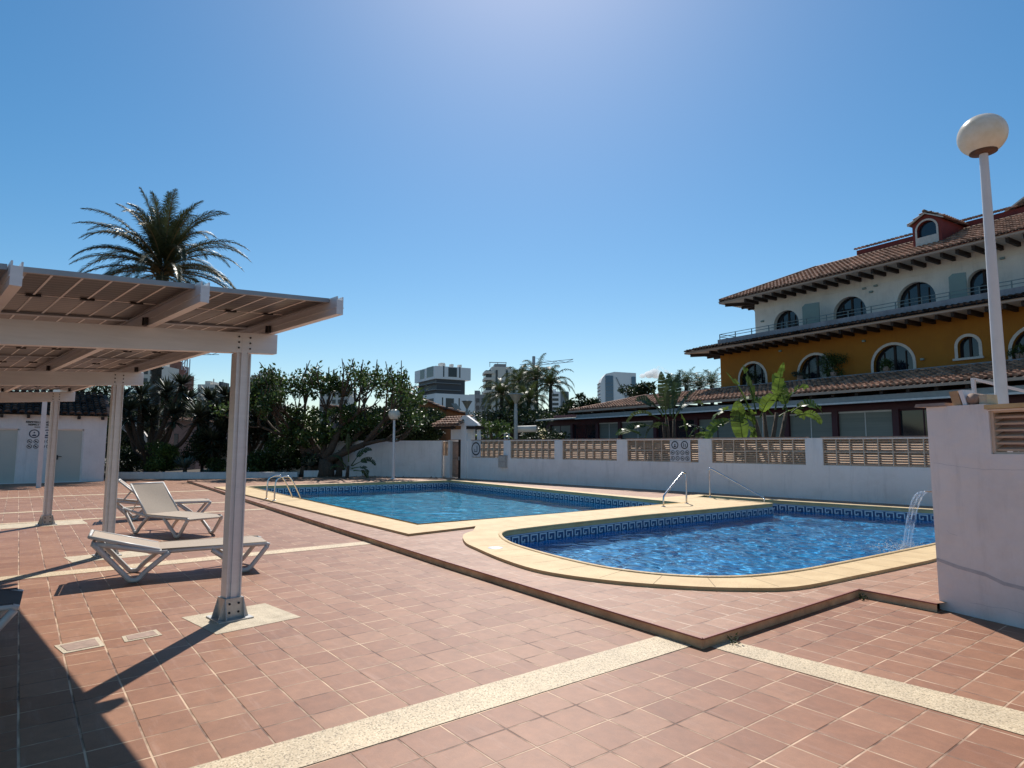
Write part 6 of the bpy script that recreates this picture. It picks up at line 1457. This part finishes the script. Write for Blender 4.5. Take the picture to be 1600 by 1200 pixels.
for k, px in enumerate((1052, 1072, 1092, 1112)):
    rr = random.Random(90 + k); D = 56; b0 = far(px, D); top = P3(px, 606 - (k % 2) * 4, D); t = T('fan_palm', "feathery palm peeping over the restaurant roof, number %s from the left by the hotel corner" % ("one", "two", "three", "four")[k], 'palm tree', tuple(b0), 0, 'palms over the restaurant roof')
    t.o['label'] = ("leftmost feathery palm top over the restaurant roof", "second feathery palm top from the left over the restaurant roof", "third feathery palm top over the restaurant roof, near the hotel", "feathery palm top touching the ochre hotel corner")[k]
    mb = MB(); mb.tube([b0, top], [.2, .16], 8); t.part('trunk', mb, M['palmbark']); lf, rc = MB(), MB()
    for i in range(22): az = i * 2.4; frond(lf, rc, top, az, R(75 - 80 * i / 22), 1.9, 1.6, 20, .5, .06, .8, .03, rr)
    t.part('crown', lf, M['queenleaf'])
# pot plants on the hotel's lower terrace
for k, (x, z, r_, n, m_, lab) in enumerate([(-19.1, 5.92, .72, 1500, 'leaf_f', "big feathery green bush on the terrace beside an ochre wall arch"), (-21.0, 5.55, .45, 500, 'yucca', "dark spiky pot plant inside the second ochre arch"), (-16.4, 5.62, .34, 500, 'leaf_f', "small pot plant in front of the wide ochre wall window"), (-24.2, 5.75, .5, 600, 'leaf', "dark plant in the leftmost ochre wall arch"), (-11.0, 5.6, .35, 400, 'leaf_f', "pot plant in the ochre wall arch right of the tall lamp")]):
    rr = random.Random(120 + k); t = T('pot_plant', lab, 'pot plant', (x, 31.7, 5.27), HR, 'pot plants on the hotel terrace'); lf = MB(); blob(lf, (x, 31.65, z), (r_ * 1.15, r_ * .6, r_), n, .13, rr, 12, .35); t.part('foliage', lf, M[m_])
    mb = MB(); mb.lathe((x, 31.65, 5.275), [(0, 0), (.14, 0), (.19, .26), (.16, .26), (.15, .22), (0, .22)], 12); t.part('pot', mb, M['tan'])
# weed at the step corner, fallen leaves
mb = MB(); rr = random.Random(9)
for c in ((-3.18, 4.83, 0), (-3.20, 7.28, 0)):
    for k in range(26): leaf(mb, Vector(c) + Vector((rr.uniform(-.03, .05), rr.uniform(-.06, .06), rr.uniform(0, .05))), rr.uniform(.02, .06), rr, .3)
s_ = solo('weeds', mb, M['leaf'], "tiny dry weeds growing at the corners of the deck kerb", 'weeds', (-3.2, 4.8, 0)); s_['kind'] = 'stuff'
mb = MB()
for k in range(140):
    t = rr.random(); p = Vector((-31.0 + 4.5 * t, 12.6 + 3.6 * t, .09)) + Vector((rr.gauss(.3, .3), rr.gauss(-.25, .3), 0)); leaf(mb, p, rr.uniform(.05, .13), rr, .6)
s_ = solo('fallen_leaves', mb, M['tan'], "dry fallen leaves scattered along the plain wall near the globe lamp", 'leaves', (-29, 14, .09)); s_['kind'] = 'stuff'

# a small bright cloud low over the hotel's left
cm = bpy.data.materials.new("cloud_vapour"); cm.use_nodes = True; t = cm.node_tree
for n in list(t.nodes):
    if n.type == 'BSDF_PRINCIPLED': t.nodes.remove(n)
vo = t.nodes.new("ShaderNodeVolumePrincipled"); vo.inputs["Color"].default_value = (1, 1, 1, 1); vo.inputs["Density"].default_value = .02
tc = t.nodes.new("ShaderNodeTexCoord"); no = t.nodes.new("ShaderNodeTexNoise"); no.inputs["Scale"].default_value = .012; no.inputs["Detail"].default_value = 5; t.links.new(tc.outputs["Object"], no.inputs["Vector"])
mr = t.nodes.new("ShaderNodeMapRange"); mr.inputs[1].default_value = .46; mr.inputs[2].default_value = .62; mr.inputs[3].default_value = 0; mr.inputs[4].default_value = .12; t.links.new(no.outputs[0], mr.inputs[0]); t.links.new(mr.outputs[0], vo.inputs["Density"])
t.links.new(vo.outputs[0], t.nodes["Material Output"].inputs["Volume"])
mb = MB(); c = P3(1026, 583, 2600)
for dx, dz, r_ in ((0, 0, 32), (34, 2, 20), (-30, -6, 22), (12, 16, 22), (-58, -12, 14), (56, -6, 13)):
    o = Vector((0, 0, 0)) + rv * dx + UPV * dz; vs = []; nn = 14
    mb.lathe(o, [(r_ * math.sin(PI * k / 8), -r_ * .7 * math.cos(PI * k / 8)) for k in range(9)], nn)
me = mb.mesh('cloud', [cm]); o = link('cloud', me); o.location = c; tag(o, "small white cloud low in the sky left of the hotel", 'cloud', None, 'stuff')
